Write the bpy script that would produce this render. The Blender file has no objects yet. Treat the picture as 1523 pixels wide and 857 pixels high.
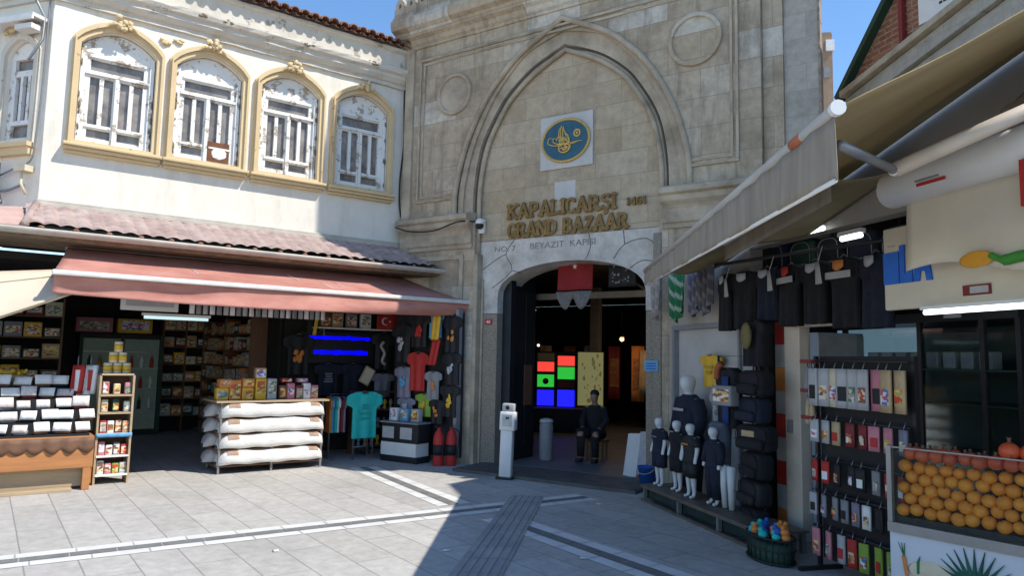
import bpy, bmesh, math, random
from mathutils import Vector, Matrix
R_ = math.radians
rnd = random.Random(7)
SC = bpy.context.scene
COL = SC.collection

# ---------------------------------------------------------------- camera, sky, sun, exposure
cam = bpy.data.cameras.new("camera"); camo = bpy.data.objects.new("camera", cam); COL.objects.link(camo)
cam.sensor_width = 36.0; cam.lens = 36.0 * 1070 / 1523; cam.clip_end = 500; cam.clip_start = 0.05
PITCH, ROLL, EYE = math.atan(105 / 1070), 0.020, 1.65
camo.matrix_world = (Matrix.Translation((0, 0, EYE)) @ Matrix.Rotation(R_(90) + PITCH, 4, 'X')
                     @ Matrix.Rotation(ROLL, 4, 'Z'))
SC.camera = camo
SUN_AZ, SUN_EL = 111.0, 50.5
w = bpy.data.worlds.new("World"); SC.world = w; w.use_nodes = True
nt = w.node_tree; bg = nt.nodes["Background"]
sky = nt.nodes.new("ShaderNodeTexSky"); sky.sky_type = 'NISHITA'; sky.sun_disc = False
sky.sun_elevation = R_(SUN_EL); sky.sun_rotation = R_(SUN_AZ)
sky.air_density = 1.0; sky.dust_density = 0.0; sky.ozone_density = 3.0
hs_ = nt.nodes.new('ShaderNodeHueSaturation'); hs_.inputs['Saturation'].default_value = 1.12
nt.links.new(sky.outputs[0], hs_.inputs['Color']); nt.links.new(hs_.outputs[0], bg.inputs[0]); bg.inputs[1].default_value = 0.145
sl = bpy.data.lights.new("sun", 'SUN'); slo = bpy.data.objects.new("sun", sl); COL.objects.link(slo)
sl.energy = 3.4; sl.angle = R_(0.5); sl.color = (1.0, 0.95, 0.86)
sd = Vector((math.sin(R_(SUN_AZ)) * math.cos(R_(SUN_EL)), math.cos(R_(SUN_AZ)) * math.cos(R_(SUN_EL)), math.sin(R_(SUN_EL))))
slo.rotation_euler = sd.to_track_quat('Z', 'Y').to_euler()
vs = SC.view_settings; vs.view_transform = 'Standard'; vs.look = 'None'; vs.gamma = 1; vs.exposure = 0.72
SC.cycles.max_bounces = 6

# ---------------------------------------------------------------- frames (x along a front as seen, y into it, z up)
class Frame:
    def __init__(s, o, az):
        s.o = Vector((o[0], o[1], 0)); a = R_(az); s.dx = Vector((math.sin(a), math.cos(a), 0))
        s.n = Vector((-s.dx.y, s.dx.x, 0)); s.rot = math.atan2(s.dx.y, s.dx.x)
    def w(s, x, y, z=0): return s.o + s.dx * x + s.n * y + Vector((0, 0, z))
L = Frame((-1.92, 12.39), 53.8)      # white house front
G = Frame((-.52, 11.48), 123)        # stone gate front
R = Frame((1.68, 8.76), 165)         # shops on the right
S = Frame((2.45, 4.74), 143)         # fruit stall front
W = Frame((0, 0), 90)

# ---------------------------------------------------------------- materials
MATS = {}
def mat(name, col, rough=.75, var=.12, scale=6., bump=0., bscale=40., metal=0., col2=None, em=None, ems=0., spec=.4, stretch=None):
    if name in MATS: return MATS[name]
    m = bpy.data.materials.new(name); m.use_nodes = True; n = m.node_tree.nodes; l = m.node_tree.links
    p = n["Principled BSDF"]; p.inputs["Roughness"].default_value = rough; p.inputs["Metallic"].default_value = metal
    p.inputs["Specular IOR Level"].default_value = spec
    tc = n.new("ShaderNodeTexCoord"); src = tc.outputs["Object"]
    if stretch:
        mp = n.new("ShaderNodeMapping"); mp.inputs["Scale"].default_value = stretch; l.new(src, mp.inputs[0]); src = mp.outputs[0]
    nz = n.new("ShaderNodeTexNoise"); nz.inputs["Scale"].default_value = scale; nz.inputs["Detail"].default_value = 6
    nz.inputs["Roughness"].default_value = .65
    l.new(src, nz.inputs["Vector"])
    cr = n.new("ShaderNodeValToRGB"); cr.color_ramp.elements[0].position = .32; cr.color_ramp.elements[1].position = .68
    c2 = col2 or tuple(min(1, c * (1 + var)) for c in col)
    c1 = col if col2 else tuple(c * (1 - var) for c in col)
    cr.color_ramp.elements[0].color = (*c1, 1); cr.color_ramp.elements[1].color = (*c2, 1)
    l.new(nz.outputs["Fac"], cr.inputs[0]); l.new(cr.outputs[0], p.inputs["Base Color"])
    if bump:
        nb = n.new("ShaderNodeTexNoise"); nb.inputs["Scale"].default_value = bscale; nb.inputs["Detail"].default_value = 5
        l.new(src, nb.inputs["Vector"])
        b = n.new("ShaderNodeBump"); b.inputs["Strength"].default_value = bump; b.inputs["Distance"].default_value = .02
        l.new(nb.outputs["Fac"], b.inputs["Height"]); l.new(b.outputs[0], p.inputs["Normal"])
    if em: p.inputs["Emission Color"].default_value = (*em, 1); p.inputs["Emission Strength"].default_value = ems
    MATS[name] = m; return m

def mixc(n, l, a, b, fac, mode='MIX'):
    x = n.new("ShaderNodeMix"); x.data_type = 'RGBA'; x.blend_type = mode
    for k, v in ((6, a), (7, b), (0, fac)):
        if hasattr(v, 'node'): l.new(v, x.inputs[k])
        elif k == 0: x.inputs[0].default_value = v
        else: x.inputs[k].default_value = (*v, 1)
    return x.outputs[2]
def ramp(n, l, src, p0, p1, c0=(0, 0, 0), c1=(1, 1, 1)):
    r = n.new("ShaderNodeValToRGB"); r.color_ramp.elements[0].position = p0; r.color_ramp.elements[1].position = p1
    r.color_ramp.elements[0].color = (*c0, 1); r.color_ramp.elements[1].color = (*c1, 1); l.new(src, r.inputs[0]); return r.outputs[0]
def noise(n, l, src, scale, detail=6, rough=.6, stretch=None, off=None):
    if stretch or off:
        mp = n.new("ShaderNodeMapping")
        if stretch: mp.inputs["Scale"].default_value = stretch
        if off: mp.inputs["Location"].default_value = off
        l.new(src, mp.inputs[0]); src = mp.outputs[0]
    z = n.new("ShaderNodeTexNoise"); z.inputs["Scale"].default_value = scale; z.inputs["Detail"].default_value = detail
    z.inputs["Roughness"].default_value = rough; l.new(src, z.inputs["Vector"]); return z.outputs["Fac"]

def brickmat(name, bw, bh, tones, mortar, msize=.006, plane='xz', rough=.85, bump=.35, stain=None, patch=None, streak=None, offs=.5, mortarbump=.5, fine=.12, pale=None):
    """masonry or paving in metres; every block takes one of the tones, then wear on top"""
    m = bpy.data.materials.new(name); m.use_nodes = True; n = m.node_tree.nodes; l = m.node_tree.links
    p = n["Principled BSDF"]; p.inputs["Roughness"].default_value = rough; p.inputs["Specular IOR Level"].default_value = .25
    tc = n.new("ShaderNodeTexCoord"); src = tc.outputs["Object"]
    sp = n.new("ShaderNodeSeparateXYZ"); l.new(src, sp.inputs[0]); cb = n.new("ShaderNodeCombineXYZ")
    l.new(sp.outputs[0], cb.inputs[0]); l.new(sp.outputs[2 if plane == 'xz' else 1], cb.inputs[1])
    v = cb.outputs[0]
    wob = n.new("ShaderNodeTexNoise"); wob.inputs["Scale"].default_value = 3; l.new(v, wob.inputs["Vector"])
    va = n.new("ShaderNodeVectorMath"); va.operation = 'MULTIPLY_ADD'; l.new(wob.outputs["Color"], va.inputs[0])
    va.inputs[1].default_value = (.012, .012, 0); l.new(v, va.inputs[2]); v2 = va.outputs[0]
    br = n.new("ShaderNodeTexBrick"); br.inputs["Scale"].default_value = 1; br.inputs["Brick Width"].default_value = bw
    br.inputs["Row Height"].default_value = bh; br.inputs["Mortar Size"].default_value = msize; br.inputs["Mortar Smooth"].default_value = .3
    br.inputs["Bias"].default_value = 0; br.offset = offs; br.squash = 1
    br.inputs["Color1"].default_value = (0, 0, 0, 1); br.inputs["Color2"].default_value = (1, 1, 1, 1); br.inputs["Mortar"].default_value = (.5, .5, .5, 1)
    l.new(v2, br.inputs["Vector"])
    r = n.new("ShaderNodeValToRGB"); r.color_ramp.interpolation = 'LINEAR'
    while len(r.color_ramp.elements) < len(tones): r.color_ramp.elements.new(.5)
    for i, t in enumerate(tones):
        r.color_ramp.elements[i].position = i / max(1, len(tones) - 1); r.color_ramp.elements[i].color = (*t, 1)
    l.new(br.outputs["Color"], r.inputs[0]); c = r.outputs[0]
    if pale: c = mixc(n, l, c, pale[0], ramp(n, l, br.outputs["Color"], pale[1], pale[1] + .01))
    f1 = noise(n, l, src, 9, 8, .7)
    c = mixc(n, l, c, ramp(n, l, f1, .3, .75, (1 - 2.2 * fine,) * 3, (1 + fine,) * 3), 1.0, 'MULTIPLY')
    if patch:
        c = mixc(n, l, c, patch[0], ramp(n, l, noise(n, l, src, patch[1], 3, .5, None, (3, 1, 7)), patch[2], patch[2] + .03))
    if stain:
        c = mixc(n, l, c, stain[0], ramp(n, l, noise(n, l, src, stain[1], 8, .7), stain[2], stain[2] + .25, (0, 0, 0), (stain[3],) * 3))
    if streak:
        c = mixc(n, l, c, streak[0], ramp(n, l, noise(n, l, src, 3.5, 6, .7, (1.6, 1.6, .22)), streak[1], streak[1] + .22, (0, 0, 0), (streak[2],) * 3))
    mo = n.new("ShaderNodeMath"); mo.operation = 'MULTIPLY'; l.new(br.outputs["Fac"], mo.inputs[0]); mo.inputs[1].default_value = .75
    c = mixc(n, l, c, mortar, mo.outputs[0])
    l.new(c, p.inputs["Base Color"])
    hb = noise(n, l, src, 30, 8, .75)
    h = n.new("ShaderNodeMath"); h.operation = 'MULTIPLY_ADD'; l.new(br.outputs["Fac"], h.inputs[0]); h.inputs[1].default_value = -mortarbump; l.new(hb, h.inputs[2])
    b = n.new("ShaderNodeBump"); b.inputs["Strength"].default_value = bump; b.inputs["Distance"].default_value = .02
    l.new(h.outputs[0], b.inputs["Height"]); l.new(b.outputs[0], p.inputs["Normal"])
    MATS[name] = m; return m

def wornmat(name, base, under, thr=.62, scale=5., rough=.7, bump=.25, dirt=None):
    """paint flaking off to show what is under it"""
    m = bpy.data.materials.new(name); m.use_nodes = True; n = m.node_tree.nodes; l = m.node_tree.links
    p = n["Principled BSDF"]; p.inputs["Roughness"].default_value = rough; p.inputs["Specular IOR Level"].default_value = .3
    tc = n.new("ShaderNodeTexCoord"); src = tc.outputs["Object"]
    c = mixc(n, l, tuple(x * .9 for x in base), base, ramp(n, l, noise(n, l, src, 3, 5), .3, .65))
    if dirt: c = mixc(n, l, c, dirt[0], ramp(n, l, noise(n, l, src, 2.2, 8, .75, (1.5, 1.5, .35)), dirt[1], dirt[1] + .25, (0, 0, 0), (dirt[2],) * 3))
    fl = ramp(n, l, noise(n, l, src, scale, 10, .72), thr, thr + .02)
    c = mixc(n, l, c, under, fl); l.new(c, p.inputs["Base Color"])
    b = n.new("ShaderNodeBump"); b.inputs["Strength"].default_value = bump; b.inputs["Distance"].default_value = .01
    h = n.new("ShaderNodeMath"); h.operation = 'MULTIPLY_ADD'; l.new(fl, h.inputs[0]); h.inputs[1].default_value = -.6
    l.new(noise(n, l, src, 25, 6), h.inputs[2]); l.new(h.outputs[0], b.inputs["Height"]); l.new(b.outputs[0], p.inputs["Normal"])
    MATS[name] = m; return m

def glassmat(name, tint=(.9, .95, .95), alpha=.25, rough=.05):
    m = bpy.data.materials.new(name); m.use_nodes = True; n = m.node_tree.nodes; l = m.node_tree.links
    out = n["Material Output"]; n.remove(n["Principled BSDF"])
    t = n.new("ShaderNodeBsdfTransparent"); t.inputs[0].default_value = (*tint, 1)
    g = n.new("ShaderNodeBsdfGlossy"); g.inputs["Roughness"].default_value = rough; g.inputs[0].default_value = (.9, .95, 1, 1)
    mx = n.new("ShaderNodeMixShader"); fr = n.new("ShaderNodeFresnel"); fr.inputs[0].default_value = 1.4
    ad = n.new("ShaderNodeMath"); ad.operation = 'MULTIPLY'; l.new(fr.outputs[0], ad.inputs[0]); ad.inputs[1].default_value = .22
    l.new(ad.outputs[0], mx.inputs[0]); l.new(t.outputs[0], mx.inputs[1]); l.new(g.outputs[0], mx.inputs[2]); l.new(mx.outputs[0], out.inputs[0])
    MATS[name] = m; return m

def canvas_glow(m, col, fac):
    n = m.node_tree.nodes; l = m.node_tree.links; t = n.new("ShaderNodeBsdfTranslucent"); t.inputs[0].default_value = (*col, 1)
    x = n.new("ShaderNodeMixShader"); x.inputs[0].default_value = fac; l.new(n["Principled BSDF"].outputs[0], x.inputs[1]); l.new(t.outputs[0], x.inputs[2]); l.new(x.outputs[0], n["Material Output"].inputs[0])

# ---------------------------------------------------------------- mesh building
class M:
    def __init__(s): s.v = []; s.f = []; s.mi = []; s.sm = []
    def add(s, vs, fs, mi=0, smooth=False, mx=None):
        o = len(s.v); s.v += [tuple(mx @ Vector(v)) if mx else tuple(v) for v in vs]
        for f in fs: s.f.append([i + o for i in f]); s.mi.append(mi); s.sm.append(smooth)
        return s
    def box(s, x0, x1, y0, y1, z0, z1, mi=0, mx=None):
        vs = [(x, y, z) for z in (z0, z1) for y in (y0, y1) for x in (x0, x1)]
        return s.add(vs, [(0, 2, 3, 1), (4, 5, 7, 6), (0, 1, 5, 4), (2, 6, 7, 3), (0, 4, 6, 2), (1, 3, 7, 5)], mi, False, mx)
    def rbox(s, x0, x1, y0, y1, z0, z1, r=.02, mi=0, mx=None, seg=2, smooth=True):
        bm = bmesh.new(); bmesh.ops.create_cube(bm, size=1)
        for v in bm.verts: v.co = Vector(((x0 + x1) / 2 + v.co.x * (x1 - x0), (y0 + y1) / 2 + v.co.y * (y1 - y0), (z0 + z1) / 2 + v.co.z * (z1 - z0)))
        bmesh.ops.bevel(bm, geom=bm.edges[:], offset=r, segments=seg, affect='EDGES', profile=.5)
        bm.verts.index_update(); s.add([v.co.copy() for v in bm.verts], [[v.index for v in f.verts] for f in bm.faces], mi, smooth, mx); bm.free(); return s
    def prism(s, poly, y0, y1, mi=0, mx=None, smooth=False):
        n = len(poly); vs = [(x, y0, z) for x, z in poly] + [(x, y1, z) for x, z in poly]
        return s.add(vs, [list(range(n)), list(range(2 * n - 1, n - 1, -1))] + [(i, i + n, (i + 1) % n + n, (i + 1) % n) for i in range(n)], mi, smooth, mx)
    def tube(s, pts, r, n=8, mi=0, smooth=True, cap=True, mx=None):
        pts = [Vector(p) for p in pts]; rs = r if isinstance(r, (list, tuple)) else [r] * len(pts); vs = []; fs = []
        up = None
        for i, p in enumerate(pts):
            t = (pts[min(i + 1, len(pts) - 1)] - pts[max(i - 1, 0)]).normalized()
            if up is None: up = Vector((0, 0, 1)) if abs(t.z) < .9 else Vector((1, 0, 0))
            a = t.cross(up).normalized(); b = a.cross(t).normalized(); up = b
            for k in range(n):
                q = 2 * math.pi * k / n; vs.append(p + (a * math.cos(q) + b * math.sin(q)) * rs[i])
        for i in range(len(pts) - 1):
            for k in range(n): fs.append((i * n + k, i * n + (k + 1) % n, (i + 1) * n + (k + 1) % n, (i + 1) * n + k))
        if cap: fs += [list(range(n))[::-1], [(len(pts) - 1) * n + k for k in range(n)]]
        return s.add(vs, fs, mi, smooth, mx)
    def lathe(s, prof, n=16, c=(0, 0, 0), mi=0, sx=1, sy=1, smooth=True, mx=None):
        vs = []; fs = []; k = len(prof)
        for r, z in prof:
            for j in range(n):
                q = 2 * math.pi * j / n; vs.append((c[0] + r * sx * math.cos(q), c[1] + r * sy * math.sin(q), c[2] + z))
        for i in range(k - 1):
            for j in range(n): fs.append((i * n + j, i * n + (j + 1) % n, (i + 1) * n + (j + 1) % n, (i + 1) * n + j))
        fs += [list(range(n))[::-1], [(k - 1) * n + j for j in range(n)]]
        return s.add(vs, fs, mi, smooth, mx)
    def sph(s, c, r, n=12, m=8, sc=(1, 1, 1), mi=0, jit=0):
        prof = [(math.sin(math.pi * i / m) * r + 1e-4, -math.cos(math.pi * i / m) * r) for i in range(m + 1)]
        vs = []; fs = []
        for pr, z in prof:
            for j in range(n):
                q = 2 * math.pi * j / n; k = 1 + rnd.uniform(-jit, jit)
                vs.append((c[0] + pr * math.cos(q) * sc[0] * k, c[1] + pr * math.sin(q) * sc[1] * k, c[2] + z * sc[2] * k))
        for i in range(m):
            for j in range(n): fs.append((i * n + j, i * n + (j + 1) % n, (i + 1) * n + (j + 1) % n, (i + 1) * n + j))
        return s.add(vs, fs, mi, True)
    def grid(s, fn, nu, nv, mi=0, smooth=True, thick=None):
        vs = [fn(i / nu, j / nv) for j in range(nv + 1) for i in range(nu + 1)]; W_ = nu + 1
        fs = [(j * W_ + i, j * W_ + i + 1, (j + 1) * W_ + i + 1, (j + 1) * W_ + i) for j in range(nv) for i in range(nu)]
        if thick:
            t = Vector(thick); o = len(vs); vs = [Vector(v) for v in vs]; vs += [v + t for v in vs]
            fs += [[i + o for i in f][::-1] for f in fs]
            ring = [i for i in range(nu + 1)] + [(j) * W_ + nu for j in range(1, nv + 1)] + [nv * W_ + i for i in range(nu - 1, -1, -1)] + [j * W_ for j in range(nv - 1, 0, -1)]
            for a, b in zip(ring, ring[1:] + ring[:1]): fs.append((b, a, a + o, b + o))
        return s.add(vs, fs, mi, smooth)
    def obj(s, name, mats, parent=None, bevel=0, sub=0):
        me = bpy.data.meshes.new(name); me.from_pydata(s.v, [], s.f); me.update()
        bm = bmesh.new(); bm.from_mesh(me); bmesh.ops.recalc_face_normals(bm, faces=bm.faces[:]); bm.to_mesh(me); bm.free()
        for m_ in (mats if isinstance(mats, (list, tuple)) else [mats]): me.materials.append(m_)
        me.polygons.foreach_set("material_index", s.mi); me.polygons.foreach_set("use_smooth", s.sm)
        o = bpy.data.objects.new(name, me); COL.objects.link(o)
        if parent: o.parent = parent
        if bevel:
            b = o.modifiers.new("bevel", 'BEVEL'); b.width = bevel; b.segments = 2; b.limit_method = 'ANGLE'; b.angle_limit = R_(40)
        if sub:
            b = o.modifiers.new("sub", 'SUBSURF'); b.levels = b.render_levels = sub
        return o

def tag(o, label, cat, group=None, kind=None):
    if label: o["label"] = label
    if cat: o["category"] = cat
    if group: o["group"] = group
    if kind: o["kind"] = kind
    return o
def place(o, fr, x=0, y=0, z=0, rot=0): o.location = fr.w(x, y, z); o.rotation_euler = (0, 0, fr.rot + rot); return o
def T(name, label, cat, fr, x=0, y=0, z=0, rot=0, group=None):
    o = bpy.data.objects.new(name, None); COL.objects.link(o); o.empty_display_size = .1
    place(o, fr, x, y, z, rot); return tag(o, label, cat, group)
def struct(o): o["kind"] = "structure"; return o
def dup(root, fr, x, y, z=0, rot=0, label=None, group=None):
    r = root.copy(); COL.objects.link(r); place(r, fr, x, y, z, rot)
    if label: r["label"] = label
    if group: r["group"] = group
    for ch in list(root.children):
        c = ch.copy(); COL.objects.link(c); c.parent = r
        for g in list(ch.children):
            d = g.copy(); COL.objects.link(d); d.parent = c
    return r
def recolor(o, m):
    o.data = o.data.copy(); o.data.materials.clear(); o.data.materials.append(m)

def curve_plate(outer, holes, y0, y1):
    """flat plate in the x-z plane with holes, thickness y0..y1 -> M"""
    cu = bpy.data.curves.new("tmp", 'CURVE'); cu.dimensions = '2D'; cu.fill_mode = 'BOTH'; cu.extrude = (y1 - y0) / 2
    for poly in [outer] + list(holes):
        sp = cu.splines.new('POLY'); sp.points.add(len(poly) - 1); sp.use_cyclic_u = True
        for i, (x, z) in enumerate(poly): sp.points[i].co = (x, z, 0, 1)
    o = bpy.data.objects.new("tmp", cu); COL.objects.link(o)
    dg = bpy.context.evaluated_depsgraph_get(); dg.update(); me = bpy.data.meshes.new_from_object(o.evaluated_get(dg))
    b = M(); ym = (y0 + y1) / 2
    b.add([(v.co.x, ym + v.co.z, v.co.y) for v in me.vertices], [list(p.vertices) for p in me.polygons])
    bpy.data.objects.remove(o); bpy.data.curves.remove(cu); bpy.data.meshes.remove(me); return b
def text_m(txt, size, depth, off=0., sx=1., align='LEFT'):
    cu = bpy.data.curves.new("tmp", 'FONT'); cu.body = txt; cu.size = size; cu.extrude = depth / 2; cu.offset = off; cu.align_x = align; cu.resolution_u = 3
    o = bpy.data.objects.new("tmp", cu); COL.objects.link(o)
    dg = bpy.context.evaluated_depsgraph_get(); dg.update(); me = bpy.data.meshes.new_from_object(o.evaluated_get(dg))
    b = M(); b.add([(v.co.x * sx, -v.co.z, v.co.y) for v in me.vertices], [list(p.vertices) for p in me.polygons])
    bpy.data.objects.remove(o); bpy.data.curves.remove(cu); bpy.data.meshes.remove(me); return b
def shift(m, dx=0, dy=0, dz=0): m.v = [(a + dx, b + dy, c + dz) for a, b, c in m.v]; return m
def catmull(pts, n=6):
    out = []; P = [pts[0]] + list(pts) + [pts[-1]]
    for i in range(1, len(P) - 2):
        for k in range(n):
            t = k / n; o = []
            for d in range(len(pts[0])):
                a, b, c, e = P[i - 1][d], P[i][d], P[i + 1][d], P[i + 2][d]
                o.append(.5 * (2 * b + (c - a) * t + (2 * a - 5 * b + 4 * c - e) * t * t + (3 * b - a - 3 * c + e) * t ** 3))
            out.append(tuple(o))
    out.append(tuple(pts[-1])); return out

# ---------------------------------------------------------------- palette
white_plaster = wornmat("white_plaster", (.76, .715, .63), (.50, .45, .37), .67, 2.6, .85, .25, ((.50, .44, .35), .50, .6))
ochre = wornmat("ochre_moulding", (.66, .51, .30), (.40, .30, .18), .62, 6, .8, .3, ((.50, .38, .22), .52, .5))
flake_white = wornmat("flaking_white_paint", (.78, .77, .74), (.40, .33, .26), .555, 7, .6, .35)
rotten = mat("weathered_wood", (.20, .15, .10), .85, .3, 9, .4, 30, stretch=(1, 1, .2))
dirty_glass = mat("dirty_glass", (.10, .085, .075), .22, .5, 5, 0, col2=(.30, .26, .22), spec=.6)
rust = mat("rusty_sheet", (.10, .035, .018), .8, .4, 8, .3, 20, col2=(.19, .075, .035))
stucco = wornmat("cornice_stucco", (.62, .57, .49), (.35, .30, .25), .60, 4, .9, .4, ((.33, .28, .23), .52, .6))
tile_dark = mat("roof_tile", (.17, .085, .055), .9, .4, 5, .4, 25, col2=(.33, .17, .11))
tile_pink = mat("pale_roof_tile", (.27, .185, .165), .9, .25, 4, .5, 25, col2=(.46, .36, .325))
gutter_m = mat("gutter_metal", (.46, .42, .36), .55, .15, 5)
stone = brickmat("gate_stone", .92, .40, [(.43, .345, .24), (.55, .455, .335), (.47, .385, .28), (.58, .50, .385), (.50, .415, .30)], (.20, .165, .125), .004,
                 stain=((.20, .15, .10), 1.0, .46, .85), streak=((.15, .12, .085), .51, .7), pale=((.64, .59, .50), .87))
tymp_stone = brickmat("tympanum_stone", .82, .36, [(.43, .34, .225), (.53, .435, .31), (.46, .37, .255), (.56, .47, .345)], (.21, .17, .12), .004,
                      stain=((.27, .215, .155), 1.2, .48, .65), streak=((.22, .18, .135), .55, .5), pale=((.60, .54, .44), .92))
mould_stone = mat("moulded_stone", (.25, .20, .14), .9, .25, 2.0, .45, 30, col2=(.54, .455, .34))
grey_stone = brickmat("grey_stone", .5, .34, [(.42, .385, .325), (.50, .46, .39)], (.27, .25, .22), .003, stain=((.25, .23, .2), 1.5, .55, .5))
marble = mat("worn_marble", (.38, .345, .295), .7, .3, 3, .4, 30, col2=(.66, .62, .56))
granite = mat("speckled_granite", (.17, .14, .105), .8, .4, 55, .4, 60, col2=(.36, .31, .25))
bronze = mat("bronze_letters", (.13, .075, .022), .5, .35, 14, 0, metal=.3, col2=(.30, .18, .055))
gold = mat("gold_paint", (.62, .42, .13), .4, .2, 30, 0, metal=.4)
teal_enamel = mat("teal_enamel", (.02, .075, .12), .35, .3, 10, col2=(.03, .12, .17))
plaque_marble = mat("plaque_marble", (.50, .49, .47), .6, .1, 4)
red_canvas = mat("red_canvas", (.38, .155, .12), .9, .15, 2.0, .15, 90, col2=(.52, .25, .20), stretch=(1, 1, 3))
bar_white = mat("white_bar", (.72, .69, .64), .5, .1, 4)
beige_canvas = mat("beige_canvas", (.60, .50, .38), .9, .08, 2, .1, 90)
awn_grey = mat("dirty_grey_canvas", (.24, .20, .155), .9, .25, 3, .15, 60, col2=(.34, .29, .23), stretch=(3, 3, .5))
awn_tan = mat("tan_canvas", (.37, .285, .15), .9, .25, .9, .12, 60, col2=(.54, .44, .26), stretch=(.6, 1.4, 1)); canvas_glow(awn_tan, (.48, .36, .17), .30)
cream = mat("cream_canvas", (.62, .55, .43), .85, .08, 2, .05, 60)
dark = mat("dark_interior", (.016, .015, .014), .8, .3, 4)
black_cloth = mat("black_cloth", (.013, .013, .016), .85, .3, 14, .2, 120)
navy_cloth = mat("navy_cloth", (.014, .018, .034), .85, .3, 14, .2, 120)
black_metal = mat("black_metal", (.02, .02, .022), .45, .2, 8)
grey_metal = mat("grey_metal", (.25, .25, .25), .4, .1, 8, metal=.5)
door_blue = mat("dark_blue_steel", (.010, .015, .019), .5, .3, 5)
wood_orange = mat("orange_wood", (.40, .17, .06), .6, .2, 3, .1, 20, stretch=(.3, 1, 3))
wood_tan = mat("tan_wood", (.42, .31, .19), .65, .15, 3, .1, 20, stretch=(.3, 1, 3))
white_pl = mat("white_plastic", (.70, .69, .67), .45, .06, 4)
cream_paint = mat("cream_paint", (.60, .50, .40), .6, .12, 3)
skin = mat("skin", (.30, .18, .12), .6, .08, 8)
mann_white = mat("mannequin_white", (.62, .62, .62), .35, .05, 4)
sack_white = mat("white_sacking", (.74, .71, .66), .9, .1, 5, .3, 60)
tape_brown = mat("brown_print", (.36, .24, .17), .8, .2, 10)
glass = glassmat("clear_glass")
green_leaf = mat("green_print", (.03, .15, .04), .7, .2, 8)
orange_skin = mat("orange_peel", (.70, .19, .012), .45, .12, 5, .2, 90, col2=(.84, .29, .02))
pom_skin = mat("pomegranate_peel", (.44, .045, .02), .42, .25, 6, .1, 60, col2=(.66, .12, .035))
tube_em = mat("lit_tube", (.8, .8, .8), .4, 0, 1, em=(.82, .95, 1.0), ems=2.2)
PAL = {}
def C(name, rgb, rough=.65):
    if name not in PAL: PAL[name] = mat("tint_" + name, rgb, rough, .12, 9)
    return PAL[name]
c_red = C("red", (.45, .03, .025)); c_yel = C("yellow", (.70, .42, .04)); c_or = C("orange", (.62, .22, .05)); c_teal = C("teal", (.02, .48, .44))
c_blue = C("blue", (.02, .11, .42)); c_green = C("green", (.015, .16, .06)); c_white = C("white", (.74, .73, .71)); c_grey = C("grey", (.24, .24, .25))
c_brown = C("brown", (.16, .08, .045)); c_pink = C("pink", (.55, .20, .24)); c_lime = C("lime", (.24, .36, .05)); c_sky = C("sky_blue", (.12, .34, .55))
c_dred = C("dark_red", (.20, .025, .025)); c_tan = C("tan", (.46, .33, .19)); c_lgrey = C("light_grey", (.42, .42, .42)); c_vio = C("violet_grey", (.21, .20, .26))
c_black = C("black", (.015, .015, .017)); c_dgreen = C("dark_green", (.02, .055, .035)); c_cream = C("pale_cream", (.62, .54, .38))

# ================================================================ GROUND
paving_m = brickmat("paving_slabs", 1.25, .36, [(.44, .42, .385), (.50, .475, .44), (.47, .445, .405), (.53, .505, .465)], (.22, .205, .19), .007, plane='xy',
                    rough=.8, bump=.25, stain=((.25, .235, .21), .9, .48, .5), streak=((.30, .28, .25), .60, .4), offs=.5, fine=.11)
g = M(); g.add([(-70, -70, 0), (70, -70, 0), (70, 70, 0), (-70, 70, 0)], [(0, 1, 2, 3)])
gr = struct(g.obj("ground", paving_m)); gr.location = L.w(0, 0, 0); gr.rotation_euler = (0, 0, L.rot + R_(90))
band_w = mat("pale_band_stone", (.66, .65, .62), .7, .1, 3, .15, 40); band_d = mat("dark_band_stone", (.15, .145, .14), .8, .2, 6, .2, 40, col2=(.22, .215, .205))
def band(p0, p1, name="paving_band", skip=None):
    """a dark line of small slabs between two pale lines, laid from p0 to p1"""
    a, b = Vector((*p0, 0)), Vector((*p1, 0)); d = (b - a); ln = d.length; d.normalize(); s = Vector((-d.y, d.x, 0)); m_ = M()
    for off, wd, sl, mi, z in ((-.137, .138, .42, 0, .004), (0, .115, .34, 1, .0045), (.137, .138, .42, 0, .004)):
        t = -rnd.random() * .3
        while t < ln:
            t0, t1 = max(0, t + .006), min(ln, t + sl - .006)
            if t1 > t0:
                q = [a + d * u + s * v for u, v in ((t0, off - wd / 2), (t1, off - wd / 2), (t1, off + wd / 2), (t0, off + wd / 2))]
                m_.add([(v.x, v.y, z) for v in q], [(0, 1, 2, 3)], mi)
            t += sl
    return struct(m_.obj(name, [band_w, band_d]))
band((-7.2, 3.62), (.95, 8.88))
band((-2.15, 10.85), (-.60, 8.28))
band((-.10, 7.66), (3.1, 3.0))
# ribbed guiding strip
tac = M(); a, b = Vector((.24, 8.85, 0)), Vector((-.62, 3.0, 0)); d = (b - a); n_ = 15; d.normalize(); s_ = Vector((-d.y, d.x, 0))
k = 0.
while k < (b - a).length - .4:
    for j in range(5):
        o0 = -.18 + j * .075; q = a + d * (k + .01) + s_ * o0; e = a + d * (k + .39) + s_ * o0
        for z, wd in ((.014, .045),):
            c = [q, e, e + s_ * wd, q + s_ * wd]; tac.add([(v.x, v.y, .009) for v in c] + [(v.x, v.y, z + .002) for v in c], [(4, 5, 6, 7), (0, 1, 5, 4), (1, 2, 6, 5), (2, 3, 7, 6), (3, 0, 4, 7)])
    c = [a + d * k - s_ * .2, a + d * (k + .395) - s_ * .2, a + d * (k + .395) + s_ * .2, a + d * k + s_ * .2]
    tac.add([(v.x, v.y, .009) for v in c], [(0, 1, 2, 3)]); k += .4
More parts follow.
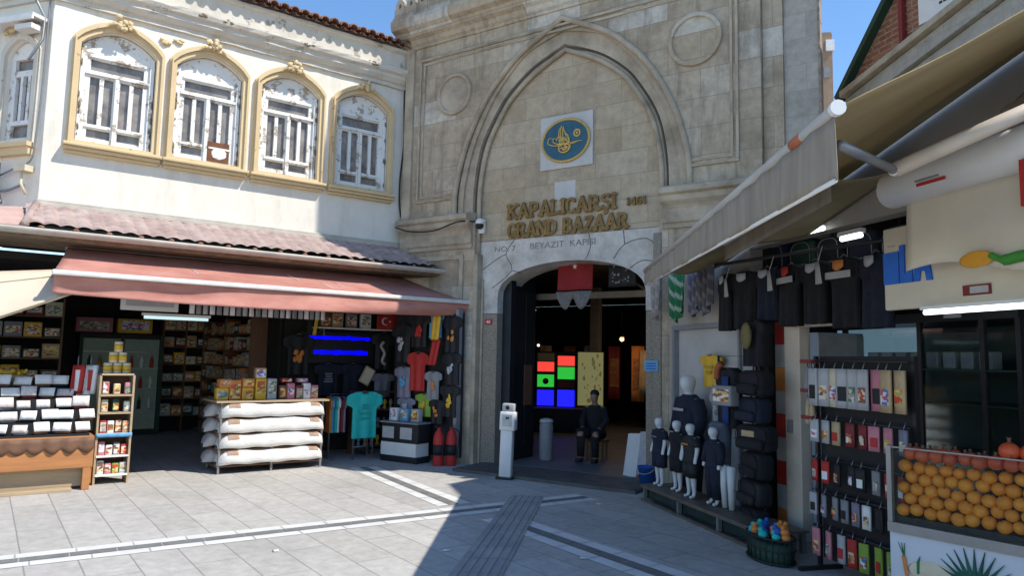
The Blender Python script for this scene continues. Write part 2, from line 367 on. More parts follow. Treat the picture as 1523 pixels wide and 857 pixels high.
tacm = mat("worn_tactile_strip", (.27, .26, .25), .75, .3, 2.5, .2, 50, col2=(.38, .37, .355))
struct(tac.obj("tactile_paving", tacm))
# raised floor of the gate passage and its threshold
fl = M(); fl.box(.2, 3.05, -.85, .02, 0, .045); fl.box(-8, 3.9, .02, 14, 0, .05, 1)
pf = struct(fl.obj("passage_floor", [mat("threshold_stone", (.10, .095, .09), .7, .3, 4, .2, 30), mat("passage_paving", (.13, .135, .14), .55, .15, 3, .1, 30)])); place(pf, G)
for (x, y, r0) in ((.62, 6.15, .3), (1.05, 8.42, 1.0), (-.52, 6.3, .7), (-1.9, 6.2, 2.)):
    p_ = M(); p_.grid(lambda u, v: (u * .075, v * .045, .006 + .006 * math.sin(u * 4) * v), 4, 3, thick=(0, 0, .001))
    o = tag(p_.obj("paper_scrap", c_white), {0.3: "scrap of white paper on the shaded paving near the picture's lower edge", 1.0: "scrap of white paper on the shaded paving in front of the mannequin bench",
            .7: "small pale scrap on the sunlit paving beside the shadow edge", 2.: "tiny pale scrap on the sunlit paving left of the shadow"}[r0], "litter"); o.location = (x, y, .001); o.rotation_euler = (0, 0, r0)

# ================================================================ WHITE HOUSE
house = T("white_house", "white two storey house with peeling arched windows above the red awning", "house", L)
XL = -5.32; ANG = R_(360 - 72) ; sdir = Vector((math.sin(ANG), math.cos(ANG), 0))
def side_pt(dist, depth=0.):   # along the side street face, in house coordinates
    v = Vector((L.dx.dot(sdir), L.n.dot(sdir), 0)); nv = Vector((-v.y, v.x, 0))
    if nv.x < 0: nv = -nv
    return Vector((XL, 0, 0)) + v * dist + nv * depth
def arch_shape(cx, hw, z0, zs, za, n=14):
    pts = [(cx - hw, z0), (cx + hw, z0)]
    for i in range(n + 1):
        t = i / n; x = 1 - 2 * t; pts.append((cx + hw * x, zs + (za - zs) * (1 - abs(x) ** 1.75) ** .82))
    return pts
WC = [-4.51, -3.305, -2.08, -.84]
holes = [arch_shape(c, .47, 4.46, 5.82, 6.07) for c in WC]
curve_plate([(XL, 3.3), (.05, 3.3), (.05, 6.95), (XL, 6.95)], holes, 0, .25).obj("front_wall", white_plaster, house)
# side face plate, built flat then turned onto the side street line
sw = curve_plate([(0, 3.3), (6, 3.3), (6, 6.95), (0, 6.95)], [arch_shape(.50, .27, 4.42, 5.62, 5.82)], 0, .25)
def to_side(v): p = side_pt(v[0], v[1]); return (p.x, p.y, v[2])
sw.v = [to_side(v) for v in sw.v]; sw.obj("side_wall", white_plaster, house)
bk = M(); bk.box(XL - .3, .05, 3.2, 3.3, 3.3, 6.9); bk.box(-.1, .05, .25, 3.2, 3.3, 6.9); p6 = side_pt(6, .1)
bk.box(XL, .05, .3, 3.2, 6.6, 6.75); bk.obj("rear_wall", white_plaster, house)
# cornice, fascia
prof = [(0, 6.33), (-.05, 6.33), (-.05, 6.39), (-.09, 6.41), (-.14, 6.47), (-.14, 6.52), (-.19, 6.55), (-.21, 6.60), (-.21, 6.63), (-.10, 6.66), (-.10, 6.93), (-.17, 6.96), (-.17, 7.0), (0, 7.0)]
co = M(); n = len(prof); seg = 40
def cx_(i): return XL - .12 + (5.44) * i / seg
vs = [(cx_(i), y + rnd.uniform(-.006, .006), z + rnd.uniform(-.006, .006)) for i in range(seg + 1) for y, z in prof]
co.add(vs, [(i * n + k, i * n + (k + 1) % n, (i + 1) * n + (k + 1) % n, (i + 1) * n + k) for i in range(seg) for k in range(n)] + [list(range(n))])
co.obj("cornice", stucco, house)
cs = M(); vs = []
for i in range(13):
    for y, z in prof: p = side_pt(i * .5 - .1, y); vs.append((p.x, p.y, z))
cs.add(vs, [(i * n + k, i * n + (k + 1) % n, (i + 1) * n + (k + 1) % n, (i + 1) * n + k) for i in range(12) for k in range(n)]); cs.obj("cornice", stucco, house)
bl = M()
for x in (-4.4, -3.5, -3.1, -1.9, -.8):
    for k in range(5): bl.sph((x + rnd.uniform(-.09, .09), -.205, 6.60 + rnd.uniform(-.02, .02)), rnd.uniform(.012, .026), 8, 6, (1.8, .5, .8), jit=.4)
bl.obj("cornice_breakage", rotten, house)
# top roof: rows of half round tiles running up the slope
rt = M(); dx = .165
for i in range(34):
    x = XL - .15 + i * dx
    for st in range(6):
        y0, z0 = -.30 + st * .42, 7.03 + st * .15; a = []; jz = rnd.uniform(-.008, .008)
        for (yy, zz, rr) in ((y0, z0 + .03, .078), (y0 + .46, z0 + .03 + .15, .062)):
            for k in range(7):
                q = math.pi * k / 6; a.append((x + rr * math.cos(q), yy + rnd.uniform(-.004, .004), zz + jz + rr * .85 * math.sin(q)))
        f = [(k, k + 1, k + 8, k + 7) for k in range(6)]; rt.add(a, f, 0, True)
        a2 = [(v[0] * .82 + x * .18, v[1], v[2] - .016) for v in a]; rt.add(a2, f, 0, True)
        rt.add(a[:7] + a2[:7], [(k, k + 1, k + 8, k + 7) for k in range(6)])
    vv = []
    for yy, zz in ((-.27, 7.045), (2.2, 7.93)):
        for k in range(5):
            q = math.pi + math.pi * k / 4; vv.append((x + dx / 2 + .06 * math.cos(q), yy, zz + .045 * math.sin(q)))
    rt.add(vv, [(k, k + 1, k + 6, k + 5) for k in range(4)], 0, True)
rt.box(XL - .2, .2, -.16, 2.2, 6.985, 7.0); rt.obj("tiled_roof", tile_dark, house)

# windows ----------------------------------------------------------
def window(cx, variant):
    hw, z0, zs, za = .567, 4.36, 5.90, 6.22
    o_ = arch_shape(cx, hw, z0, zs, za); i_ = arch_shape(cx, .47, 4.46, 5.82, 6.07)
    f = curve_plate(o_, [i_], -.06, .0).obj("window_surround", ochre, house, bevel=.012)
    curve_plate(arch_shape(cx, hw - .022, z0 + .02, zs, za - .022), [arch_shape(cx, .525, 4.42, 5.85, 6.14)], -.10, -.061).obj("outer_moulding", ochre, f, bevel=.012)
    s = M(); s.box(cx - .60, cx + .60, -.17, 0, 4.355, 4.40); s.box(cx - .585, cx + .585, -.13, 0, 4.31, 4.354); s.box(cx - .57, cx + .57, -.08, 0, 4.27, 4.309)
    s.obj("sill", ochre, f, bevel=.012)
    cr = M(); 
    for k in range(22):
        q = rnd.uniform(0, 6.28); rr = rnd.uniform(.0, .12); cr.sph((cx + math.cos(q) * rr * 1.1, -.12 - rnd.uniform(0, .04), 6.19 + math.sin(q) * rr * .75), rnd.uniform(.02, .042), 8, 6, (1, .8, 1), jit=.25)
    for sg in (-1, 1): cr.tube(catmull([(cx + sg * .05, -.12, 6.17), (cx + sg * .14, -.12, 6.15), (cx + sg * .20, -.11, 6.085)], 4), [.028] * 5 + [.022, .016, .012, .008][:4], 6)
    cr.obj("crown_ornament", ochre, f)
    # white timber frame: plate with the openings cut out
    fr_o = arch_shape(cx, .462, 4.465, 5.815, 6.06)
    hs = [[(cx - .33, 5.50), (cx + .33, 5.50), (cx + .33, 5.66), (cx - .33, 5.66)]]
    for k in (-.27, -.10, .10, .27): hs.append([(cx + k - .058, 4.74), (cx + k + .058, 4.74), (cx + k + .058, 5.41), (cx + k - .058, 5.41)])
    for k in (-.185, .185): hs.append([(cx + k - .143, 4.55), (cx + k + .143, 4.55), (cx + k + .143, 4.675), (cx + k - .143, 4.675)])
    wf = curve_plate(fr_o, hs, .07, .12).obj("window_frame", flake_white, house, bevel=.006)
    t = M(); t.box(cx - .44, cx + .44, .035, .07, 5.435, 5.475); t.box(cx - .36, cx + .36, .045, .07, 5.68, 5.72); t.box(cx - .024, cx + .024, .035, .07, 4.48, 5.43)
    t.box(cx - .36, cx - .04, .045, .07, 4.69, 4.72); t.box(cx + .04, cx + .36, .045, .07, 4.69, 4.72); t.box(cx - .455, cx - .40, .03, .07, 4.47, 5.83); t.box(cx + .40, cx + .455, .03, .07, 4.47, 5.83)
    t.obj("glazing_bar", flake_white, wf, bevel=.004)
    p = M(); p.box(cx - .4, cx + .4, .125, .132, 4.5, 5.72); p.obj("pane", dirty_glass, wf)
    c = M(); c.grid(lambda u, v: (cx - .40 + .8 * u, .20 + .012 * math.sin(u * 40 + variant * 2), 4.5 + 1.2 * v), 40, 2)
    c.obj("curtain", [mat("grey_curtain", (.24, .21, .18), .9, .25, 4), mat("brown_board", (.24, .17, .12), .9, .3, 4), mat("blue_grey_curtain", (.20, .21, .24), .9, .25, 3), mat("dim_curtain", (.16, .17, .19), .9, .2, 4)][variant], wf)
    fl_ = M()   # torn paint and putty along the reveal
    for k in range(16): fl_.sph((cx + rnd.choice((-.462, .462)) * rnd.uniform(.94, .99), .02, rnd.uniform(4.5, 5.8)), rnd.uniform(.008, .022), 6, 4, (.7, .5, 2.2), jit=.4)
    fl_.obj("flaking_putty", rotten, wf)
    if variant == 1:
        pa = M(); pa.box(cx + .03, cx + .345, .05, .062, 4.50, 4.80); q = pa.obj("rusty_patch", rust, wf)
        h_ = M(); h_.sph((cx + .20, .046, 4.625), .105, 14, 8, (1.1, .05, .8), jit=.12); h_.obj("torn_paper", c_white, q)
    return f
for i, c in enumerate(WC): window(c, i)
# stubs of old plaster ornament between the first two windows
for (x, z, r) in ((-3.95, 6.13, .055), (-3.77, 6.17, .045)):
    m_ = M()
    for k in range(8): m_.sph((x + rnd.uniform(-.05, .05), -.02, z + rnd.uniform(-.025, .025)), r * rnd.uniform(.4, .7), 8, 6, (1.2, .7, .8), jit=.3)
    m_.obj("ornament_stub", ochre, house)
# side street window
def side_obj(m_, name, ma, par): m_.v = [to_side(v) for v in m_.v]; return m_.obj(name, ma, par)
sf = side_obj(curve_plate(arch_shape(.50, .34, 4.36, 5.66, 5.90), [arch_shape(.50, .27, 4.42, 5.62, 5.82)], -.05, 0), "window_surround", stucco, house)
hs = [[(.31, 5.42), (.69, 5.42), (.69, 5.58), (.31, 5.58)]] + [[(.31 + k * .133, 4.72), (.31 + k * .133 + .085, 4.72), (.31 + k * .133 + .085, 5.34), (.31 + k * .133, 5.34)] for k in range(3)] + [[(.31, 4.48), (.69, 4.48), (.69, 4.66), (.31, 4.66)]]
wf = side_obj(curve_plate(arch_shape(.50, .268, 4.425, 5.615, 5.81), hs, .06, .11), "window_frame", flake_white, house)
side_obj(M().box(.25, .75, .115, .122, 4.45, 5.6), "pane", dirty_glass, wf)
side_obj(M().box(.12, .9, -.13, 0, 4.30, 4.36).box(.14, .88, -.09, 0, 4.20, 4.30), "sill", ochre, sf)
m_ = M()
for k in range(16): m_.sph((.5 + rnd.uniform(-.3, .3), -.06, 5.95 + rnd.uniform(-.05, .09)), rnd.uniform(.03, .05), 8, 6, (1.2, .7, .8), jit=.3)
side_obj(m_, "crown_ornament", ochre, sf)
side_obj(M().box(.04, .98, -.26, -.05, 6.0, 6.045).box(.04, .98, -.27, -.24, 5.955, 6.0).box(.10, .40, -.22, -.06, 5.86, 5.93), "light_rail", bar_white, house)
side_obj(M().tube([(.05, -.25, 5.4), (.06, -.08, 5.75), (.05, -.08, 6.05), (.6, -.5, 7.4)], .018, 8), "wall_bracket", grey_metal, house)
side_obj(M().box(.10, .30, -.14, -.02, 3.96, 4.04).tube([(.2, -.1, 3.96), (.2, -.1, 3.8), (.15, -.06, 3.66)], .018), "meter_box", c_cream, house)
for pts, r in (([(.03, -.04, 6.9), (.04, -.04, 5.2), (.07, -.05, 4.4), (.12, -.06, 4.1), (.45, -.06, 4.0), (.8, -.06, 3.85), (.9, -.06, 3.5)], .013),
               ([(.95, -.06, 4.0), (.75, -.08, 3.9), (.72, -.08, 3.62)], .02), ([(.62, -.1, 4.1), (.6, -.1, 3.75), (.5, -.12, 3.55)], .022), ([(.8, -.1, 4.15), (.78, -.1, 3.6)], .026), ([(.2, -.06, 3.8), (.5, -.08, 3.72), (.9, -.08, 3.78)], .018)):
    side_obj(M().tube(catmull(pts, 4), r, 6), "cable", grey_metal, house)
m_ = M().tube(catmull([(-.06, -.03, 6.9), (-.08, -.03, 6.2), (-.06, -.035, 5.4), (-.12, -.05, 4.7), (-.10, -.04, 4.2), (-.02, -.05, 3.9)], 5), .014, 6); m_.obj("cable", black_metal, house)
# pent roof over the shop --------------------------------------------
def pent(u, v):
    x = -5.45 + (5.80) * u; 
    y = -.92 + .88 * v; z = 3.10 + .40 * v
    wav = .026 * abs(math.sin(x * math.pi / .17)) + .032 * (1 - ((v * 4.6) % 1)); return (x, y, z + wav + .006 * math.sin(x * 2.1))
pt = M(); pt.grid(pent, 250, 37, 0, False); pt.obj("pent_roof", tile_pink, house)
ft = M(); a = side_pt(.1, -.02); b_ = side_pt(2.6, -.02); c_ = (-7.6, -.95, 3.10)
ft.add([(-5.45, -.92, 3.10), (a.x, a.y, 3.50), (b_.x, b_.y, 3.45), (-9, -.2, 3.08), c_], [(0, 1, 2, 3, 4)]); ft.obj("hip_roof", mat("pink_render", (.50, .33, .28), .9, .2, 2.5, .3, 20), house)
m_ = M().tube([(-5.47, -.92, 3.12), (-5.33, -.05, 3.53)], .05, 8); m_.obj("hip_ridge", tile_pink, house)
m_ = M().box(XL - .02, .1, -.10, 0, 3.50, 3.56).box(XL - .02, .1, -.06, 0, 3.565, 3.60).box(XL - .02, .1, -.045, 0, 3.42, 3.495); m_.obj("ledge_moulding", gutter_m, house, bevel=.008)
m_ = M()
for i in range(16): m_.sph((-5.3 + i * .36, -.93, 3.105), .028, 8, 6, (1.3, 1, .8))
m_.obj("tile_end", tile_dark, house)
gv = []; gf = []
for i, x in enumerate((-7.6, .32)):
    for (r_, st) in ((.075, 0), (.066, 1)):
        for k in range(9): q = math.pi + math.pi * k / 8; gv.append((x, -.99 + r_ * math.cos(q), 3.075 + r_ * math.sin(q)))
for k in range(8): gf += [(k, k + 1, k + 19, k + 18), (k + 9, k + 27, k + 28, k + 10)]
gf += [(0, 18, 27, 9), (8, 17, 35, 26)]
M().add(gv, gf, 0, True).obj("gutter", gutter_m, house)
m_ = M().box(-7.6, .35, -.93, -.90, 2.98, 3.09).box(-7.6, .35, -.90, .3, 2.965, 2.98); m_.obj("eave_board", rotten, house)
# shop room behind the awning
rm = M(); rm.box(-7.6, .6, 5.4, 5.5, 0, 3.3); rm.box(-1.70, .6, .98, 1.05, 0, 3.0); rm.box(-1.74, -1.66, .98, 5.4, 0, 3.0); rm.box(-7.7, -7.6, -.5, 5.5, 0, 3.3)
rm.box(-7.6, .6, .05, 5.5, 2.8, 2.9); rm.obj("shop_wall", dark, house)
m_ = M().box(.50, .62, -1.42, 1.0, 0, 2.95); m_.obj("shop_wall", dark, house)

# ================================================================ RED AWNING
ra = T("shop_awning", "faded red canvas awning stretched over the souvenir shop below the white house", "awning", L)
def cloth(u, v):
    xt = -4.97 + 4.75 * u; xb = -5.17 + 5.68 * u; x = xt + (xb - xt) * v; y = -.38 - 1.10 * v
    z = 2.97 - .43 * v - .025 * math.sin(math.pi * v) + .008 * math.sin(u * 23 + v * 2) * v; return (x, y, z)
M().grid(cloth, 60, 10, thick=(0, 0, -.006)).obj("canopy", red_canvas, ra)
M().rbox(-5.19, .52, -1.545, -1.475, 2.495, 2.555, .012).obj("front_bar", bar_white, ra)
def val(u, v):
    x = -5.17 + 5.66 * u; drop = .21 + .055 * math.sin(min(1, u * 1.15) * 3.1) - .10 * max(0, u - .9) * 10 * .5
    return (x, -1.50 + .07 * math.sin(v * 2.5 + u * 5) * v + .02 * math.sin(u * 31) * v + .05 * v * math.sin(u * 9), 2.50 - drop * v)
M().grid(val, 90, 8, thick=(0, .004, 0)).obj("valance", red_canvas, ra)
for x in (-4.4, -.7):
    M().tube([(x, -.35, 2.83), (x + .55, -.95, 2.62), (x + .05, -1.47, 2.52)], .022, 8).obj("folding_arm", bar_white, ra)
M().tube([(-5.0, -.37, 2.955), (-.2, -.37, 2.955)], .05, 10).obj("roller", grey_metal, ra)
scr_ = M()
for (x0, z0) in ((-3.55, .45), (-2.05, .35), (-1.7, .6), (-1.4, .5)):
    pts = [cloth((x0 + .02 * i + 5.17) / 5.68, z0 + .06 * (i % 3) + .05 * i) for i in range(4)]; scr_.tube([(p[0], p[1], p[2] + .004) for p in pts], .005, 5)
scr_.obj("bird_stain", c_white, ra)
# beige awning round the corner
ba = T("side_awning", "pale beige awning on the side street left of the red awning", "awning", W)
P1, P2, P3, P4 = L.w(-6.5, -.9, 2.44), L.w(-5.14, -.9, 2.61), L.w(-4.95, -1.36, 2.32), L.w(-6.5, -1.42, 1.60)
M().grid(lambda u, v: P1.lerp(P2, u).lerp(P4.lerp(P3, u), v) + Vector((0, 0, -.02 * math.sin(math.pi * v))), 10, 8, thick=(0, .004, -.004)).obj("canopy", beige_canvas, ba)
M().tube([P4 + Vector((-.4, .2, -.1)), P4.lerp(P3, 1.0)], .022, 8).obj("front_bar", cream, ba)
M().tube([P4.lerp(P1, .75), P3.lerp(P2, .75)], .014, 8).obj("seam_rod", cream, ba)

# ================================================================ STONE GATE
gate = T("stone_gate", "tall stone bazaar gate with a pointed arch and bronze lettering over the dark passage", "gate", G)
ACX = 1.54
def arch_pts(tab, ax, apex_dx=0.0, n=5):
    left = catmull([(-o, z) for z, o in tab], n); right = [(-x, z) for x, z in left]
    return [(ACX + x, ax + z) for x, z in left], [(ACX + x, ax + z) for x, z in right]
T_IN = [(0, 1.54), (.6, 1.52), (1.2, 1.39), (1.7, 1.12), (1.95, .92), (2.25, .53), (2.50, 0)]
T_MID = [(0, 1.66), (.6, 1.645), (1.22, 1.52), (1.75, 1.23), (2.05, .98), (2.36, .56), (2.60, 0)]
T_OUT = [(0, 2.0), (.48, 1.99), (.95, 1.89), (1.3, 1.77), (1.65, 1.60), (1.97, 1.40), (2.25, 1.16), (2.6, .75), (3.0, 0)]
T_RIM = [(z * 1.0, o * .965) for z, o in T_OUT[:-1]] + [(2.93, 0)]
SP = 3.86
def closed(tab, zb, hw=None):
    l, r = arch_pts(tab, SP); hwv = hw if hw else tab[0][1]
    return [(ACX - hwv, zb)] + l + r[::-1][1:] + [(ACX + hwv, zb)]
def ring(to, ti):
    a, b = arch_pts(to, SP); c, d = arch_pts(ti, SP); return a + b[::-1][1:] + d + c[::-1][1:]
XA, XB = -1.50, 4.46
# front slab, holed by the great arch
curve_plate([(XA, 0), (XB, 0), (XB, 7.05), (XA, 7.05)], [[(ACX - 1.56, .001), (ACX - 1.56, SP - .02)] + closed(T_OUT, SP)[1:-1] + [(ACX + 1.56, SP - .02), (ACX + 1.56, .001)]], -.14, .5).obj("facade", stone, gate)
# arch order: stepped ring
curve_plate(ring(T_OUT, T_MID), [], -.075, .3).obj("arch_ring", mould_stone, gate)
curve_plate(ring(T_RIM, [(z, o - .10) for z, o in T_RIM[:-1]] + [(2.80, 0)]), [], -.115, -.0755).obj("arch_moulding", mould_stone, gate, bevel=.015)
curve_plate(ring(T_MID, T_IN), [], -.03, .3).obj("arch_ring", mould_stone, gate)
l, r = arch_pts([(z, o - .02) for z, o in T_OUT[:-1]] + [(2.98, 0)], SP); line = l + r[::-1][1:]
M().tube([(x, -.15, z) for x, z in line], .045, 8).obj("arch_roll", mould_stone, gate)
l, r = arch_pts([(z, o + .015) for z, o in T_IN[:-1]] + [(2.52, 0)], SP); line = [(ACX - 1.555, 2.55)] + l + r[::-1][1:] + [(ACX + 1.555, 2.55)]
M().tube([(x, -.045, z) for x, z in line], .038, 8).obj("arch_roll", mould_stone, gate)
l, r = arch_pts([(z, o - .03) for z, o in T_MID[:-1]] + [(2.565, 0)], SP); line = l + r[::-1][1:]
M().tube([(x, -.03, z) for x, z in line], .018, 6).obj("arch_roll", mat("shadow_groove", (.10, .085, .07), .9), gate)  # thin dark bead, its colour stands in for shade between the arch steps
# tympanum and marble lintel, door opening
DX0, DX1 = .36, 2.84
def door_top(n=20, s=0.):
    c, a, zs, za = (DX0 + DX1) / 2, (DX1 - DX0) / 2 - s, 2.60, 3.12 - s
    return [(c - a * math.cos(math.pi * k / n), zs + (za - zs) * math.sin(math.pi * k / n) ** .85) for k in range(n + 1)]
curve_plate([(ACX - 1.6, 3.515)] + closed([(z, o + .03) for z, o in T_IN], SP)[1:-1] + [(ACX + 1.6, 3.515)], [], 0, .3).obj("tympanum", tymp_stone, gate)
lint = curve_plate([(ACX - 1.58, 2.35), (DX0, 2.35)] + door_top() + [(DX1, 2.35), (ACX + 1.58, 2.35), (ACX + 1.58, 3.505), (ACX - 1.58, 3.505)], [], -.012, .55).obj("marble_lintel", marble, gate)
cr_ = M()
for pts in ([(.25, 2.75), (.62, 3.02), (.50, 3.28), (.66, 3.50)], [(.62, 3.02), (.80, 2.96)], [(2.35, 3.10), (2.52, 3.30), (2.85, 3.36), (3.02, 3.2)], [(2.52, 3.30), (2.5, 3.5)], [(.05, 3.05), (.35, 3.22), (.5, 3.28)], [(2.6, 2.95), (2.78, 3.05), (3.0, 3.02)], [(1.9, 3.12), (1.98, 3.3), (1.95, 3.5)]):
    cr_.tube([(x, -.013, z) for x, z in catmull(pts, 3)], .006, 4)
cr_.obj("crack", mat("crack_dark", (.12, .11, .10), .9), lint)
for (x0, x1) in ((ACX - 1.58, DX0), (DX1, ACX + 1.58)):
    M().box(x0, x1, -.012, .55, 0, 2.345).obj("pier", granite, gate, bevel=.01)
M().box(-.02, .06, -.16, .0, 0, 3.3).box(.06, .10, -.05, -.013, .0, 2.9).obj("pier_shaft", mould_stone, gate, bevel=.015)
M().box(3.0, 3.12, -.16, .0, 0, 3.4).obj("pier_shaft", granite, gate, bevel=.015)
# imposts (moulded blocks under the arch)
def impost(x0, x1, z):
    p = [(0, -.46), (-.17, -.46), (-.17, -.40), (-.20, -.38), (-.20, -.20), (-.22, -.16), (-.28, -.10), (-.28, -.03), (-.33, 0), (-.33, .07), (-.25, .11), (-.14, .13), (0, .13)]; n = len(p); b = M()
    vs = [(x, y - .0, z + q) for x in (x0, x1) for y, q in p]
    b.add(vs, [list(range(n)), list(range(2 * n - 1, n - 1, -1))] + [(k, (k + 1) % n, (k + 1) % n + n, k + n) for k in range(n)]); return b.obj("impost", mould_stone, gate, bevel=.008)
impost(-1.56, -.06, 3.86); impost(3.14, 4.52, 3.90)
for (x0, x1, zb, zt) in ((-1.40, -.22, 1.2, 3.30), (3.30, 4.36, 1.2, 3.34)):
    curve_plate([(x0, zb), (x1, zb), (x1, zt), (x0, zt)], [[(x0 + .07, zb + .07), (x1 - .07, zb + .07), (x1 - .07, zt - .07), (x0 + .07, zt - .07)]], -.175, -.141).obj("panel_moulding", mould_stone, gate, bevel=.01)
# raised panel frames above
def frame_line(pts, wd=.045, y=-.172):
    b = M()
    for (xa, za), (xb, zb) in zip(pts, pts[1:]):
        if abs(xa - xb) < 1e-6: b.box(xa - wd / 2, xa + wd / 2, y, -.141, min(za, zb) + wd / 2 + .001, max(za, zb) - wd / 2 - .001)
        else: b.box(min(xa, xb) - wd / 2, max(xa, xb) + wd / 2, y, -.141, za - wd / 2, za + wd / 2)
    return b
for off in (0, .075):
    frame_line([(-.46, 4.25 + off), (-1.24 + off, 4.25 + off), (-1.24 + off, 6.74 - off), (4.16 - off, 6.74 - off), (4.16 - off, 4.27 + off), (3.53, 4.27 + off)], .04, -.172 + off * .2).obj("panel_moulding", mould_stone, gate, bevel=.008)
for (x, z, r_) in ((-.50, 6.02, .36), (3.60, 6.02, .38)):
    b = M(); n = 40
    for (ra_, rb, yy) in ((r_, r_ - .06, -.185), ):
        vs = [(x + q * math.cos(2 * math.pi * k / n), y, z + q * math.sin(2 * math.pi * k / n)) for q, y in ((ra_, -.141), (ra_ - .01, yy), (rb, yy), (rb - .01, -.15), (.001, -.16)) for k in range(n)]
        b.add(vs, [(i * n + k, i * n + (k + 1) % n, (i + 1) * n + (k + 1) % n, (i + 1) * n + k) for i in range(4) for k in range(n)], 0, False)
    b.obj("medallion", tymp_stone if x > 0 else mould_stone, gate)
# pilaster strips at both ends and the plain return on the right
M().box(XA - .06, XA + .12, -.19, .5, 3.3, 7.0).obj("pilaster", mould_stone, gate, bevel=.01)
M().box(XB + .004, XB + .26, -.06, .4, 0, 9).obj("pilaster", stone, gate, bevel=.008)
M().box(XB + .264, XB + .67, -.02, .16, 0, 9).obj("side_wall", grey_stone, gate)
M().box(XB + .672, XB + .70, -.035, .12, 3, 9).obj("side_trim", mat("brick_edge", (.20, .13, .09), .9, .4, 14, .5, 20, col2=(.42, .36, .30)), gate)
# cornice and parapet
p = [(0, 6.98), (-.17, 6.98), (-.17, 7.02), (-.21, 7.05), (-.23, 7.12), (-.30, 7.16), (-.33, 7.24), (-.42, 7.28), (-.45, 7.36), (-.45, 7.45), (-.40, 7.48), (-.40, 7.53), (0, 7.53)]; n = len(p); b = M(); sg = 24
vs = [(-1.72 + 6.9 * i / sg, y + rnd.uniform(-.006, .006), z + rnd.uniform(-.005, .005)) for i in range(sg + 1) for y, z in p]
b.add(vs, [list(range(n)), list(range(len(vs) - 1, len(vs) - n - 1, -1))] + [(i * n + k, i * n + (k + 1) % n, (i + 1) * n + (k + 1) % n, (i + 1) * n + k) for i in range(sg) for k in range(n)])
b.box(-1.72, -1.50, .0, 1.2, 7.0, 7.5)
b.obj("cornice", stone, gate)
unit = [(0, 0), (.245, 0), (.245, .17), (.215, .20), (.225, .26), (.19, .30), (.16, .36), (.1225, .40), (.085, .36), (.055, .30), (.02, .26), (.03, .20), (0, .17)]
b = M()
for i in range(27):
    x0 = -1.72 + i * .25
    hole = [(x0 + .1225 + .035 * math.cos(2 * math.pi * k / 10), 7.53 + .22 + .045 * math.sin(2 * math.pi * k / 10)) for k in range(10)]
    q = curve_plate([(x0 + x, 7.53 + z) for x, z in unit], [hole], -.36, -.26); b.add(q.v, q.f)
b.obj("parapet", stone, gate)
# added unseen upper hall, made tall to cast the shadow on the white house
M().prism([(-1.4, 7.0), (4.75, 7.0), (4.75, 13.4), (3.9, 13.4), (2.6, 11.9), (.9, 9.9), (-.4, 8.7), (-1.4, 7.6)], .02, 1.0).obj("upper_hall", stone, gate)
M().box(-1.4, 4.4, 1.0, 2.0, 3.7, 9).obj("upper_hall", stone, gate)
